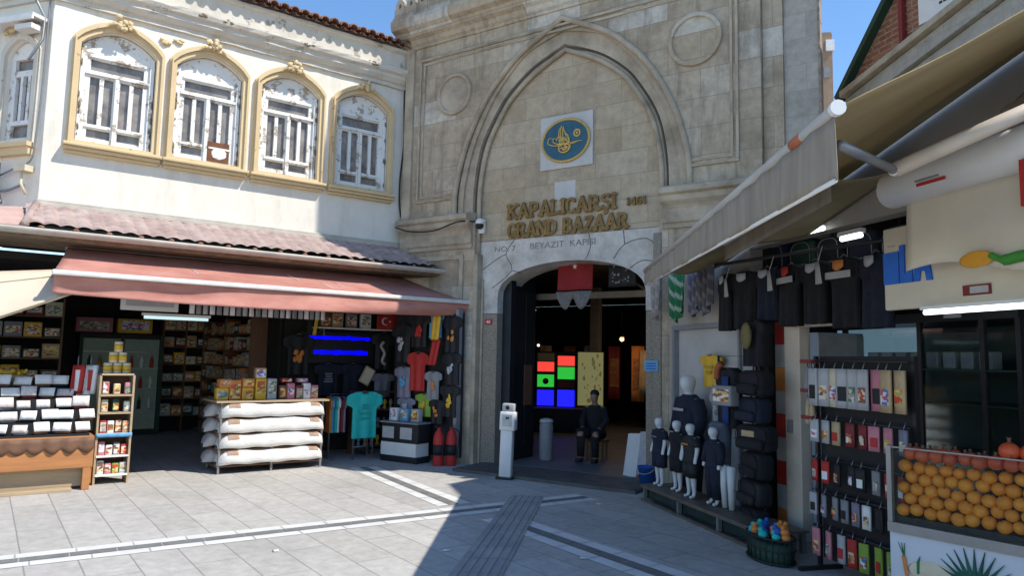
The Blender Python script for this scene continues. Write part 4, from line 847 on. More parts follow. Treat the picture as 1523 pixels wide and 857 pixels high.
# shelving on the back wall and along the partition, one box after another
def shelving(fr, x, y, rot, lab, wd, zs, per, grp, side):
    t = T("wall_shelf", lab, "shelf", fr, x, y, 0, rot)
    for z in zs: M().box(0, wd, -.14, .14, z - .02, z).obj("shelf", c_brown, t)
    for q in (0, wd / 2, wd): M().box(q - .015, q + .015, -.14, .15, 0, zs[-1] + .3).obj("upright", c_brown, t)
    pr = {}
    mx = Matrix.Rotation(rot, 3, 'Z')
    for zi, z in enumerate(zs):
        k = 0
        for j in range(per):
            cc_ = rnd.choice((c_tan, c_brown, c_cream, c_dred, c_yel, c_lgrey, c_grey, c_dgreen, c_or)); 
            v = mx @ Vector(((j + .5) * wd / per, -.02, 0)); hh = rnd.choice((.16, .2, .24))
            key = (cc_.name, hh); lab_ = f"{cc_.name[5:].replace('_', ' ')} box {'tall ' if hh > .22 else ''}in the {['lowest', 'second', 'third', 'fourth', 'fifth', 'sixth', 'seventh'][zi]} row of the {side}"
            if key not in pr:
                o = packet(fr, x + v.x, y + v.y, z + .001, wd / per * .93, hh, .2, cc_, rnd.choice((c_cream, c_white, c_dred, c_tan)), lab_, grp, rot, "boxed_sweets"); o["category"] = "box"; pr[key] = o
            else: dup(pr[key], fr, x + v.x, y + v.y, z + .001, rot + rnd.uniform(-.04, .04), lab_, grp)
shelving(L, -1.90, 4.9, R_(-90), "long dim wall shelf full of boxes along the right side of the shop passage", 3.3, (.30, .58, .86, 1.14, 1.42, 1.70, 2.0), 12, "boxes on the long side shelf", "long side shelf")
shelving(L, -6.6, 3.2, 0, "dim wall shelf of boxes behind the orange stall", 1.9, (.8, 1.15, 1.5, 1.85, 2.2), 7, "boxes on the shelf behind the stall", "shelf behind the stall")
shelving(L, -2.78, 5.1, 0, "dim back wall shelf of boxes right of the drinks fridge", .86, (.35, .70, 1.05, 1.40, 1.75, 2.1), 4, "boxes on the back shelf", "back wall shelf by the fridge")
for i, (x, mm, lab) in enumerate(((-4.05, c_pink, "pink crate of packets standing on top of the drinks fridge"), (-3.35, c_yel, "long yellow box lying on top of the drinks fridge"))):
    o = packet(L, x, 4.9, 2.0, .62, .28, .3, mm, c_red if i else c_white, lab, "boxes on the fridge", 0, "carton"); o["category"] = "box"
# hanging sweets and a sign row under the awning
t = T("shop_sign", "pale shop sign strip hung under the red awning above the tube light", "sign", L, -3.95, -.25, 2.20)
M().rbox(-.36, .36, -.02, .02, 0, .20, .008).obj("board", white_pl, t); M().box(-.30, .30, -.024, -.021, .06, .15).obj("faded_band", c_lgrey, t)
t = T("striped_banner", "row of small black and white striped flags hanging along under the red awning", "banner", L, -3.45, -.28, 2.17)
for j in range(22): M().grid(lambda u, v: (j * .092 + .07 * u, .012 * math.sin(u * 6 + j), .22 - .20 * v), 3, 2, thick=(0, .004, 0)).obj("pennant", (c_white, c_grey, c_lgrey)[j % 3], t)
M().tube([(-.05, 0, .225), (2.1, 0, .225)], .008, 6).obj("line", c_black, t)
t = T("tube_light", "long fluorescent tube light glowing under the red awning", "lamp", L, -3.57, -.1, 2.12); M().tube([(-.42, 0, 0), (.42, 0, 0)], .022, 10).obj("tube", em("cooltube", (.62, .85, .88), .55), t); M().box(-.45, .45, -.03, .03, .022, .06).obj("fitting", white_pl, t)
# rack of white sacks ------------------------------------------------
rk = T("sack_rack", "low metal rack holding four tiers of white sacks in front of the shop", "rack", L, -2.34, -.45)
for x in (-.72, .0, .72):
    for y in (-.30, .32): M().box(x - .014, x + .014, y - .014, y + .014, 0, .97).obj("leg", grey_metal, rk)
for z in (.09, .31, .52, .73): M().box(-.75, .75, -.31, .34, z, z + .016).obj("tier", c_brown, rk)
M().box(-.80, .80, -.36, .38, .965, .99).obj("table_top", wood_tan, rk)
def sack(lab, x, y, z, ln, rot, mm, grp):
    t = T("white_sack", lab, "sack", L, x, y, z, rot, grp); a = rnd.random() * 6
    def f(u, v):
        q = 2 * math.pi * v; e = min(1, (min(u, 1 - u) / .08)) ** .5
        ry, rz = .19 * (.35 + .65 * e), .104 * (.28 + .72 * e) * (1 + .05 * math.sin(u * 9 + a)); 
        sq = lambda t_: math.copysign(abs(t_) ** .55, t_)
        return (-ln / 2 + ln * u, -ry * sq(math.cos(q)), rz + rz * sq(math.sin(q)) * (1 if math.sin(q) > 0 else .9) + .006 * math.sin(u * 23 + q * 2 + a))
    M().grid(f, 44, 28).obj("body", mm, t)
    for s in (-1, 1):
        m_ = M(); m_.grid(lambda u, v: tuple(Vector(f(.07 + .10 * u if s < 0 else .83 + .10 * u, .03 + .36 * v)) + Vector((0, -.004, .004))), 5, 8); m_.obj("printed_band", tape_brown, t)
    return t
for i, z in enumerate((.107, .327, .537, .747)):
    sack(f"white sack lying along the front of the rack, {['lowest', 'second', 'third', 'topmost'][i]} tier", -2.33, -.66, z, 1.50, rnd.uniform(-.015, .015), sack_white, "white sacks on the rack")
    for j, y in enumerate((-.30, )): sack(f"greyish sack end showing behind the front sack on the {['lowest', 'second', 'third', 'topmost'][i]} tier", -2.42, y, z, 1.52, rnd.uniform(-.02, .02), c_lgrey, "grey sack ends behind the white sacks")
bx = [(-3.02, .99, .16, .17, c_yel, "yellow box at the left end of the rack top"), (-2.85, .99, .16, .28, c_or, "tall orange box second from the left on the rack top"), (-2.68, .99, .16, .17, c_yel, "yellow box in the middle of the orange boxes on the rack top"), (-2.68, 1.162, .17, .13, c_or, "orange box stacked on the yellow box on the rack top"),
      (-2.50, .99, .15, .30, c_yel, "tall yellow box right of the stacked orange box"), (-2.50, 1.292, .15, .15, c_tan, "tan box, topmost of the boxes on the rack"), (-2.34, .99, .13, .30, c_lgrey, "pale grey upright box on the rack top"), (-2.99, 1.162, .16, .12, c_or, "orange box on top of the leftmost yellow box")]
for x, z, wd, ht, mm, lab in bx:
    o = packet(L, x, -.55, z + .002, wd, ht, .16, mm, rnd.choice((c_cream, c_red, c_yel)), lab, "boxes on the sack rack", rnd.uniform(-.1, .1), "product_box"); o["category"] = "box"
for j, (x, mm) in enumerate(((-2.17, c_brown), (-2.05, c_pink), (-1.93, c_dred), (-1.81, c_white), (-1.69, c_pink))):
    packet(L, x, -.55, .992, .11, .20 + .03 * (j % 2), .12, mm, rnd.choice((c_white, c_red)), f"{mm.name[5:].replace('_', ' ')} packet, {['first', 'second', 'third', 'fourth', 'last'][j]} of the row right of the grey box on the rack", "packets on the sack rack", rnd.uniform(-.1, .1))
for j, (x, mm) in enumerate(((-2.11, c_red), (-1.87, c_pink))): packet(L, x, -.52, 1.235, .16, .06, .12, mm, c_white, f"{mm.name[5:]} flat packet lying on top of the packet row on the rack", "packets on the sack rack")

# ---------------- clothing
def shirt_mesh(wd, ht, th=.035, fold=.012, sl=1.0, seed=0):
    def wf(v):
        if v < .66: return .64 + .03 * (1 - v)
        if v < .72: return .64 + (.36 * sl) * (v - .66) / .06
        if v < .90: return .64 + .36 * sl - .10 * (v - .72)
        return (.64 + .36 * sl - .018) * (1 - ((v - .90) / .10) ** 1.5 * .55)
    b = M()
    b.grid(lambda u, v: ((u - .5) * wd * wf(v), fold * math.sin(u * 13 + seed) * (1 - .6 * v) + .02 * abs(u - .5), ht * v - (.05 * ht if v > .98 and abs(u - .5) < .16 else 0)), 26, 30, thick=(0, th, 0)); return b
def tshirt(fr, x, y, z, wd, ht, mm, lab, grp, pm=None, rot=0, kind="t_shirt", sl=1.0, print_fn=None):
    t = T(kind, lab, "shirt", fr, x, y, z, rot, grp); sd_ = rnd.random() * 6
    shirt_mesh(wd, ht, sl=sl, seed=sd_).obj("cloth", mm, t)
    if pm:
        b = M(); yy = -.018
        if print_fn: print_fn(b, wd, ht)
        else:
            for k in range(4): b.box(-wd * rnd.uniform(.10, .17), wd * rnd.uniform(.10, .17), yy - .002 * k - .004, yy - .002 * k, ht * (.42 + .08 * k), ht * (.47 + .08 * k))
        b.obj("print", pm, t)
    M().tube([(-wd * .2, .02, ht * .93), (0, .02, ht * 1.02), (wd * .2, .02, ht * .93)], .006, 5).obj("hanger", grey_metal, t); return t
def blob(b, wd, ht):
    for k in range(7): b.sph((rnd.uniform(-.12, .12) * wd, -.02, ht * rnd.uniform(.35, .68)), wd * rnd.uniform(.05, .10), 10, 6, (1, .15, 1.1), jit=.2)
t = T("led_sign", "dark sign panel with two bands of glowing blue letters inside the shop", "sign", L, -.74, .80, 1.55)
M().rbox(-.72, .66, 0, .04, -.05, .50, .01).obj("panel", c_black, t)
eb = em("signblue", (.0, .0, .95), 1.3)
def led_row(z, h, x0, x1, nm="glowing_letters"):
    b = M(); x = x0
    while x < x1:
        k = rnd.uniform(.05, .09); b.box(x, x + k, -.012, -.001, z + rnd.uniform(0, .015), z + h - rnd.uniform(0, .015)); 
        if rnd.random() < .6: b.box(x + .01, x + k + .02, -.010, -.0012, z + h * .3, z + h * .55)
        x += k + .016
    b.obj(nm, eb, t)
led_row(.36, .07, -.62, .52); led_row(.10, .085, -.46, -.26); led_row(.10, .085, -.18, .52)
t = T("upper_shelf", "white wall shelf above the blue sign carrying small framed goods", "shelf", L, -.35, .85, 2.10); M().box(-.85, .88, -.12, .12, 0, .025).obj("board", white_pl, t)
for x in (-.7, .7): M().box(x, x + .02, -.08, .12, -.12, 0).obj("bracket", grey_metal, t)
for j, (x, mm, lab) in enumerate(((-1.0, c_brown, "brown framed picture at the left of the upper shelf"), (-.78, c_tan, "tan framed picture second on the upper shelf"), (-.52, c_grey, "grey box in the middle of the upper shelf"), (-.25, c_white, "white box left of the red flag on the upper shelf"), (.42, c_lgrey, "round grey ball motif box at the right of the upper shelf"))):
    o = packet(L, x, .85, 2.126, .20, .26, .08, mm, rnd.choice((c_or, c_grey, c_yel)), lab, "goods on the upper shelf", 0, "framed_picture"); o["category"] = "picture"
t = T("small_flag", "small red flag with white crescent and star on the upper shelf", "flag", L, .12, .72, 2.13); M().grid(lambda u, v: (-.2 + .42 * u, .015 * math.sin(u * 7), .28 * v), 14, 5, thick=(0, .004, 0)).obj("cloth", c_red, t)
cr = M(); n = 20; a0 = [(.07 * math.cos(q), .07 * math.sin(q)) for q in [R_(55 + 250 * k / n) for k in range(n + 1)]]; a1 = [(.02 + .054 * math.cos(q), .054 * math.sin(q)) for q in [R_(300 - 240 * k / n) for k in range(n + 1)]]
cr.add([(x - .05, -.02, .14 + z) for x, z in a0 + a1], [(k, k + 1, 2 * n - k, 2 * n + 1 - k) for k in range(n)]); cr.obj("crescent", c_white, t)
sp = [(.045 + (.03 if k % 2 == 0 else .012) * math.cos(R_(36 * k + 90)), .14 + (.03 if k % 2 == 0 else .012) * math.sin(R_(36 * k + 90))) for k in range(10)]
M().add([(x, -.02, z) for x, z in sp] + [(.045, -.02, .14)], [(k, (k + 1) % 10, 10) for k in range(10)]).obj("star", c_white, t)
t = T("yellow_banner", "narrow yellow and black banner hanging left of the upper shelf", "banner", L, -1.28, .6, 1.98); M().grid(lambda u, v: (-.03 + .06 * u + .06 * v, 0, .42 * v), 3, 6, thick=(0, .01, 0)).obj("cloth", c_yel, t); M().box(-.12, -.04, 0, .012, .02, .40).obj("dark_edge", c_black, t)
WT = "shirts hung on the wall of the souvenir shop"
tshirt(L, -1.50, .70, 1.30, .52, .68, c_black, "black shirt with an orange print at the far left of the souvenir wall", WT, c_or, print_fn=blob)
tshirt(L, -.95, .72, .95, .5, .55, navy_cloth, "navy shirt with a dull violet print below the blue sign", WT, c_vio)
tshirt(L, -.50, .72, .95, .5, .55, navy_cloth, "plain navy shirt below the right of the blue sign", WT)
tshirt(L, .05, .66, 1.40, .48, .66, c_black, "black shirt with a tall grey swan neck print right of the blue sign", WT, c_lgrey, print_fn=lambda b, w_, h: b.tube(catmull([(-.02, -.02, .50), (-.07, -.02, .42), (.0, -.02, .30), (-.04, -.02, .16), (.02, -.02, .10)], 5), .028, 8))
tshirt(L, .0, .55, .92, .46, .42, c_vio, "violet grey shirt hung low beside the tilted picture", WT)
t = T("tilted_picture", "small cream picture hung tilted above the teal shirt", "picture", L, -.36, .45, 1.30); mx = Matrix.Rotation(R_(28), 4, 'Y'); M().rbox(-.10, .10, -.012, .012, -.15, .15, .006, mx=mx).obj("frame", c_tan, t); M().box(-.08, .08, -.015, -.0125, -.13, .13, mx=mx).obj("face", c_cream, t)
GX = [(-1.28, 1.55, .50, .62, c_black, c_lgrey, "black shirt with a pale letter print on the gate side of the souvenir wall"), (-.92, 1.80, .46, .55, c_black, c_red, "black shirt with a red badge near the top of the gate side wall"), (-.60, 1.95, .36, .40, c_sky, None, "bright blue shirt at the top of the gate side wall"),
      (-.93, 1.10, .46, .62, c_red, None, "red shirt hung halfway up the gate side wall"), (-.26, 1.72, .40, .58, c_black, c_or, "black shirt with an orange badge hung highest beside the gate pier"), (-.24, 1.22, .40, .50, c_black, c_lgrey, "black shirt with a grey print beside the gate pier"),
      (-.60, .98, .34, .44, c_grey, c_or, "grey shirt with an orange figure print beside the red one"), (-.27, .72, .38, .5, c_black, c_yel, "black shirt with a yellow print hung low beside the gate pier"), (-1.22, .98, .40, .5, c_vio, c_sky, "violet grey shirt with a pale blue print left of the red shirt"),
      (-.78, .70, .36, .36, c_lime, c_yel, "dull green shirt hung below the red shirt"), (-.52, .60, .34, .38, c_black, c_or, "small black shirt with an orange print above the display case"), (-1.15, .62, .36, .36, c_vio, c_lgrey, "small violet shirt at the left above the display case")]
for x, z, wd, ht, mm, pm, lab in GX: tshirt(G, x, -.36 - .03 * rnd.random(), z, wd, ht, mm, lab, WT, pm, rnd.uniform(-.08, .08), print_fn=blob)
t = T("tricolour_scarf", "long yellow and red scarf hanging near the top of the gate side wall", "scarf", G, -.47, -.47, 1.52)
M().grid(lambda u, v: (-.08 + .16 * u - .04 * (1 - v), .02 * math.sin(u * 6), .40 + .42 * v), 6, 6, thick=(0, .015, 0)).obj("yellow_half", c_yel, t); M().grid(lambda u, v: (-.08 + .16 * u - .04 * (1 - v) - .05 * (1 - v), .02 * math.sin(u * 6), .40 * v), 6, 6, thick=(0, .015, 0)).obj("red_half", c_red, t)
t = T("merchandise_board", "dark board fixed to the gate side carrying the hung shirts", "board", G, -.8, -.24, .1); M().box(-.72, .68, 0, .03, 0, 2.25).obj("panel", c_black, t)
M().box(.60, .66, -.10, .0, 0, 2.3).obj("edge_trim", c_grey, t)
# rail with the teal shirt
t = T("clothes_rail", "low metal clothes rail packed with sideways shirts behind the teal one", "clothes rail", L, -.95, -.02)
M().tube([(-.25, 0, 0), (-.25, 0, 1.02), (.42, 0, 1.02), (.42, 0, 0)], .014, 8).obj("frame", grey_metal, t)
for x in (-.25, .42): M().tube([(x, -.22, .02), (x, .22, .02)], .014, 8).obj("foot", grey_metal, t)
for j, mm in enumerate((c_or, c_sky, c_teal, c_white, c_dred, c_vio)):
    tshirt(L, -1.20 + j * .05, -.02, .42, .42, .56, mm, f"{mm.name[5:].replace('_', ' ')} shirt hung sideways on the low rail, {['first', 'second', 'third', 'fourth', 'fifth', 'last'][j]} from the left", "shirts on the low rail", rot=R_(80))
t = T("shirt_stand", "thin metal stand holding the teal shirt in front of the rail", "stand", L, -.74, -.30); M().tube([(-.17, 0, 0), (-.17, 0, .95), (.17, 0, .95), (.17, 0, 0)], .010, 6).obj("frame", grey_metal, t); M().tube([(-.17, .0, .2), (.17, .0, .2)], .008, 6).obj("crossbar", grey_metal, t)
q = tshirt(L, -.74, -.34, .33, .62, .74, c_teal, "bright teal shirt on the thin stand beside the white sacks", WT, mat("dark_teal_print", (.02, .30, .29), .8), print_fn=lambda b, w_, h: [b.box(-.05, .05, -.022, -.018, .46, .54), b.box(-.10, .10, -.022, -.018, .38, .41), b.box(-.08, .08, -.022, -.018, .30, .33)])
t = T("souvenir_shelf", "low shelf of small souvenirs behind the teal shirt", "shelf", L, .1, .35)
for z in (.12, .42, .72, 1.02): M().box(-.75, .42, -.12, .12, z, z + .02).obj("shelf", c_brown, t)
for x in (-.75, .42): M().box(x - .015, x + .015, -.12, .12, 0, 1.05).obj("upright", c_brown, t)
for zi, z in enumerate((.142, .442, .742)):
    for j in range(9):
        mm = rnd.choice((c_tan, c_brown, c_cream, c_dgreen, c_sky, c_yel, c_grey)); o = T("souvenir_figure", f"tiny {mm.name[5:].replace('_', ' ')} ornament on the {['lowest', 'middle', 'top'][zi]} shelf behind the teal shirt", "ornament", L, -.55 + j * .115, .28, z, 0, "tiny ornaments on the low shelf")
        M().lathe([(.03, 0), (.035, .02), (.015, .06), (.035, .10), (.03, .14), (.008, .17)], 10).obj("body", mm, o)
# display case and fire extinguishers by the pier
t = T("display_case", "black display case with a white lower panel and printed cards beside the gate pier", "case", G, -.98, -.50)
M().rbox(-.40, .36, -.18, .14, 0, .10, .01).obj("base", c_black, t); M().box(-.38, .34, -.19, .12, .10, .30).obj("white_panel", white_pl, t); M().rbox(-.40, .36, -.17, .14, .302, .60, .01).obj("cabinet", c_black, t); M().box(-.41, .37, -.2, .15, .60, .62).obj("top", c_grey, t)
for x in (-.25, .12): M().box(x - .12, x + .12, -.176, -.172, .36, .54).obj("printed_card", c_lgrey, t)
for j, (x, mm) in enumerate(((-1.25, c_white), (-1.02, c_sky), (-.80, c_lgrey))): packet(G, x, -.5, .622, .15, .2, .12, mm, c_red, f"{mm.name[5:].replace('_', ' ')} toy package standing on the display case", "packages on the display case")
ex = T("fire_extinguisher", "", "fire extinguisher", G, 0, 0); 
M().lathe([(.075, 0), (.085, .02), (.085, .42), (.06, .50), (.03, .53), (.03, .58)], 18).obj("cylinder", c_red, ex); M().lathe([(.086, .16), (.086, .32)], 18).obj("label_band", c_black, ex); M().box(-.015, .015, -.09, .02, .58, .61).obj("handle", c_black, ex); M().tube(catmull([(.03, 0, .56), (.12, -.02, .5), (.11, -.04, .25), (.10, -.05, .12)], 4), .010, 6).obj("hose", c_black, ex)
place(ex, G, -.30, -.55); ex["label"] = "red fire extinguisher standing on the paving beside the gate pier"
o = dup(ex, G, -.16, -.42, 0, .5, "second red fire extinguisher, half hidden behind the front one by the pier"); ex["group"] = o["group"] = "fire extinguishers by the gate pier"
# white post device by the threshold, leaning boards, bucket
dv = T("ticket_post", "white plastic post with a small screen head standing before the gate threshold", "post", G, 1.16, -.90, 0, .3)
lean = Matrix.Rotation(R_(1.5), 4, 'Y')
M().rbox(-.12, .12, -.10, .10, 0, .03, .008).obj("base_plate", black_metal, dv); M().rbox(-.085, .085, -.06, .06, .03, .70, .012, mx=lean).obj("column", white_pl, dv); M().rbox(-.10, .12, -.09, .07, .66, .92, .02, mx=lean).obj("head", white_pl, dv)
M().rbox(-.075, .095, -.07, .05, .92, 1.03, .015, mx=lean).obj("top_housing", c_lgrey, dv); M().sph((.03, -.072, .975), .03, 12, 8, (1, .3, 1)).obj("lens", c_black, dv); M().box(-.06, .08, -.094, -.0905, .72, .88, mx=lean).obj("screen", c_lgrey, dv); M().box(-.01, .04, -.097, -.0945, .82, .85, mx=lean).obj("badge", c_dgreen, dv); M().sph((.125, -.02, .76), .018, 8, 6).obj("button", c_red, dv)
t = T("folded_board", "white folding board leaning against the right pier inside the gate", "board", G, 2.55, .12, .05, -.5)
M().box(-.15, .13, 0, .02, 0, .60, mx=Matrix.Rotation(R_(-14), 4, 'X') @ Matrix.Rotation(R_(-6), 4, 'Y')).obj("front_leaf", white_pl, t); M().box(.14, .38, .02, .04, .03, .62, mx=Matrix.Rotation(R_(-10), 4, 'X') @ Matrix.Rotation(R_(-6), 4, 'Y')).obj("rear_leaf", c_lgrey, t)
t = T("blue_bucket", "blue plastic bucket beside the mannequin bench", "bucket", G, 2.95, -.24); M().lathe([(.085, 0), (.115, .26), (.122, .26), (.122, .27), (.108, .27), (.08, .02)], 20).obj("pail", c_blue, t); M().tube(catmull([(-.115, 0, .25), (-.08, -.09, .20), (0, -.125, .18), (.08, -.09, .20), (.115, 0, .25)], 4), .005, 6).obj("handle", c_lgrey, t)

# ================================================================ RIGHT SHOPS
rs = T("right_shop_building", "shaded shop building on the right with a brick upper floor and stone cornice", "building", R)
wall_beige = wornmat("dingy_plaster", (.42, .38, .33), (.30, .27, .23), .66, 3, .9, .2, ((.25, .22, .19), .55, .5))
M().box(-1.2, 1.16, .64, .80, 2.12, 3.1).box(-1.2, -.62, .64, .8, 0, 2.12).prism([(1.161, 2.9), (5.5, 2.9), (5.6, 4.13), (1.161, 2.95)], .64, .79).obj("front_wall", wall_beige, rs)
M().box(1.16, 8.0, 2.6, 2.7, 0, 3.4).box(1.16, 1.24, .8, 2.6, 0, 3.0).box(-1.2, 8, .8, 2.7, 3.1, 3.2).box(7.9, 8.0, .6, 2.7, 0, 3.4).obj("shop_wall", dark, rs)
M().box(-.56, 1.14, .70, .74, .05, 2.06).obj("white_shutter", mat("pale_shutter", (.46, .45, .43), .6, .1, 2), rs)
M().box(-.62, -.56, .62, .72, 0, 2.12).box(-.56, 1.14, .62, .72, 2.06, 2.12).box(.86, .90, .66, .70, .05, 2.06).obj("shutter_frame", c_grey, rs, bevel=.005)
M().box(1.90, 2.13, .52, .64, 0, 2.07).box(2.135, 3.1, .54, .62, 2.0, 2.06).obj("door_frame", cream_paint, rs, bevel=.008); M().box(1.98, 2.02, .48, .52, 1.0, 1.12).obj("door_handle", grey_metal, rs)
for k in range(9): M().box(1.70, 1.86, .56, .68, .02 + k * .228, .245 + k * .228).obj("painted_block", (c_or if k % 3 == 0 else c_red) if k % 2 == 0 else c_lgrey, rs)
# upper storey behind the awning
brick = brickmat("netted_brick", .22, .075, [(.30, .11, .06), (.38, .15, .08), (.33, .125, .07), (.42, .19, .11)], (.36, .30, .25), .012, rough=.9, stain=((.16, .08, .05), 2, .55, .5))
YB = 3.0
def up(x, z): return (8.03 - (8.03 - x) * 1.354, 1.65 + (z - 1.65) * 1.354)
b1, b2, b3 = up(2.08, 4.42), up(2.70, 5.08), up(3.4, 5.75)
M().prism([up(2.05, 3.6), b1, b2, (b2[0] + 1.5, b2[1] + 1.45), (7.5, b2[1] + 1.45), (7.5, 4.0)], YB, YB + 3).obj("brick_wall", brick, rs)  # out-of-view top raised to block sun from the paving
rp = M(); d = Vector((b2[0] - b1[0], 0, b2[1] - b1[1])).normalized()
a = Vector((b1[0], 0, b1[1])) - d * .15; e = Vector((b2[0], 0, b2[1])) + d * 1.2
rp.prism([(a.x, a.z), (e.x, e.z), (e.x - .05, e.z + .06), (a.x - .05, a.z + .06)], YB - .12, YB + 3.2); rp.obj("roof_edge", c_dgreen, rs)
net = M()
for k in range(26):
    q = a + d * (.08 * k + .12); net.tube([(q.x, YB - .02, q.z - .05), (q.x + .9, YB - .02, q.z - .75)], .004, 4)
net.obj("netting", c_tan, rs)
c0, c1 = up(2.22, 4.12), up(4.4, 4.60)
def corn(off0, off1, dep, nm, mm):
    b = M(); b.prism([(c0[0], c0[1] + off0), (c1[0] + 2.2, c1[1] + .45 + off0), (c1[0] + 2.2, c1[1] + .45 + off1), (c0[0], c0[1] + off1)], YB - dep, YB - .003); return b.obj(nm, mm, rs, bevel=.01)
corn(.0, .20, .22, "stone_cornice", grey_stone); corn(.205, .29, .32, "stone_cornice", mould_stone); corn(-.5, -.005, .14, "stone_cornice", grey_stone)
M().box(b2[0] - .10 + .24, b2[0] + .20, YB - .08, YB - .01, c0[1] + .3, b2[1] + .3).obj("rain_pipe", c_dred, rs)
s0 = up(3.05, 4.66)
sg = M().box(s0[0], s0[0] + 1.1, YB - .10, YB - .05, s0[1], s0[1] + 1.2).obj("notice_board", white_pl, rs)
lines = M()
for k in range(10):
    x = s0[0] + .30
    while x < s0[0] + 1.05:
        q = rnd.uniform(.03, .09); lines.box(x, x + q, YB - .104, YB - .1005, s0[1] + .12 + k * .085, s0[1] + .12 + k * .085 + rnd.uniform(.025, .05)); x += q + .015
lines.obj("faded_script", c_dgreen, sg)
# tall brown building far off in the gap
t = T("far_building", "tall brown building far off in the gap right of the gate", "building", W, 13.5, 30.5, 0, R_(-10))
far_b = mat("far_brick", (.26, .17, .11), .9, .25, 1.5, col2=(.36, .25, .17))
M().box(-.8, .38, 0, 3, 0, 16.2).obj("wall", far_b, t); M().box(-.78, .36, .05, 2.5, 16.21, 16.3).box(-.8, -.25, .3, 2, 16.31, 21).obj("roof", far_b, t); M().box(.1, .45, -.1, .3, 15.4, 15.9).obj("balcony", c_white, t)
for z in (10.5, 12.2, 14.2): M().box(.0, .25, -.03, .0, z, z + .5).obj("window", c_grey, t)

# main awning on the right ------------------------------------------------
aw = T("long_awning", "long dusty tan awning with a grey hanging valance over the right shops", "awning", W)
A_, B_ = Vector((1.55, 8.33, 2.70)), Vector((1.32, 2.88, 2.70))
Aw, Bw = R.w(.6, .6, 2.76), R.w(5.6, .6, 4.09)
def canopy(u, v):
    p = A_.lerp(B_, u).lerp(Aw.lerp(Bw, u), v); p.z += -.07 * math.sin(math.pi * v) * (1 - u) ** .5 + .012 * math.sin(u * 17 + v * 3) * math.sin(math.pi * v) + .02 * math.sin((u - v) * 14) * v * (1 - v) * 2; return p
M().grid(canopy, 50, 16, thick=(0, 0, .006)).obj("canopy", awn_tan, aw)
M().tube([A_, B_], .027, 12).obj("front_bar", mat("dull_bar", (.42, .39, .35), .55, .12, 4), aw); e = (B_ - A_).normalized()
M().tube([B_, B_ + e * .03], .033, 12, smooth=False).obj("end_cap", white_pl, aw); M().tube([B_ - e * .50, B_ - e * .36], .029, 12).obj("orange_sticker", C("dull_sticker", (.42, .13, .06)), aw)
dn = lambda u: .155 + .12 * u
M().grid(lambda u, v: A_.lerp(B_, u) + Vector((-.01 + .012 * math.sin(u * 40) * v + .006 * math.sin(u * 97), 0, -.02 - dn(u) * v)), 90, 5, thick=(.004, 0, 0)).obj("valance", awn_grey, aw)
M().tube([A_ + Vector((0, 0, -.02 - dn(0))), B_ + Vector((0, .02, -.02 - dn(1)))], .011, 8).obj("hem_rod", bar_white, aw)
def RW(x, y, z): return R.w(x, y, z)
M().tube([RW(5.40, -1.70, 2.62), RW(5.02, -1.05, 2.66)], .024, 10).obj("folding_arm", grey_metal, aw)
M().tube([RW(5.02, -1.05, 2.66), RW(5.5, -.35, 3.03)], .040, 10).obj("folding_arm", cream_paint, aw)
M().sph(RW(5.02, -1.05, 2.66), .032, 10, 8).obj("arm_joint", bar_white, aw)
# smaller canopies further in
t = T("inner_awning", "small beige inner awning hanging under the long tan one", "awning", W)
pa, pb, pc, pd = RW(3.62, -.30, 3.0), RW(2.1, -.25, 2.76), RW(2.3, .5, 2.85), RW(3.5, .5, 3.2)
M().grid(lambda u, v: pb.lerp(pa, u).lerp(pc.lerp(pd, u), v) + Vector((0, 0, -.03 * math.sin(math.pi * v))), 16, 8, thick=(0, 0, .006)).obj("canopy", awn_tan, t)
M().tube([pb, pa], .02, 8).obj("front_bar", bar_white, t); M().grid(lambda u, v: pb.lerp(pa, u) + Vector((0, 0, -.16 * v)), 16, 3, thick=(.004, 0, 0)).obj("valance", awn_grey, t)
t = T("stall_canopy", "brownish canopy underside above the fruit stall sign", "awning", W)
pa, pb, pc, pd = RW(4.55, .25, 3.28), RW(6.2, -.6, 3.15), RW(6.6, .7, 3.7), RW(4.6, 1.2, 3.55)
M().grid(lambda u, v: pa.lerp(pb, u).lerp(pd.lerp(pc, u), v) + Vector((0, 0, .08 * math.sin(math.pi * u))), 12, 8, thick=(0, 0, .006)).obj("canopy", awn_grey, t)
M().tube([pa, pb], .02, 8).obj("front_bar", cream_paint, t)
for i, (x, y, z, l_, lab) in enumerate(((2.25, .55, 2.90, .22, "tube light glowing under the long awning, the left one"), (2.82, .55, 2.76, .12, "short bright light glowing under the long awning, the right one"))):
    t = T("strip_light", lab, "lamp", R, x, y, z, 0, "lights under the long awning"); M().tube([(-l_, 0, 0), (l_, 0, .0)], .022, 10).obj("tube", tube_em, t); M().box(-l_ - .02, l_ + .02, -.03, .03, .022, .06).obj("fitting", white_pl, t)
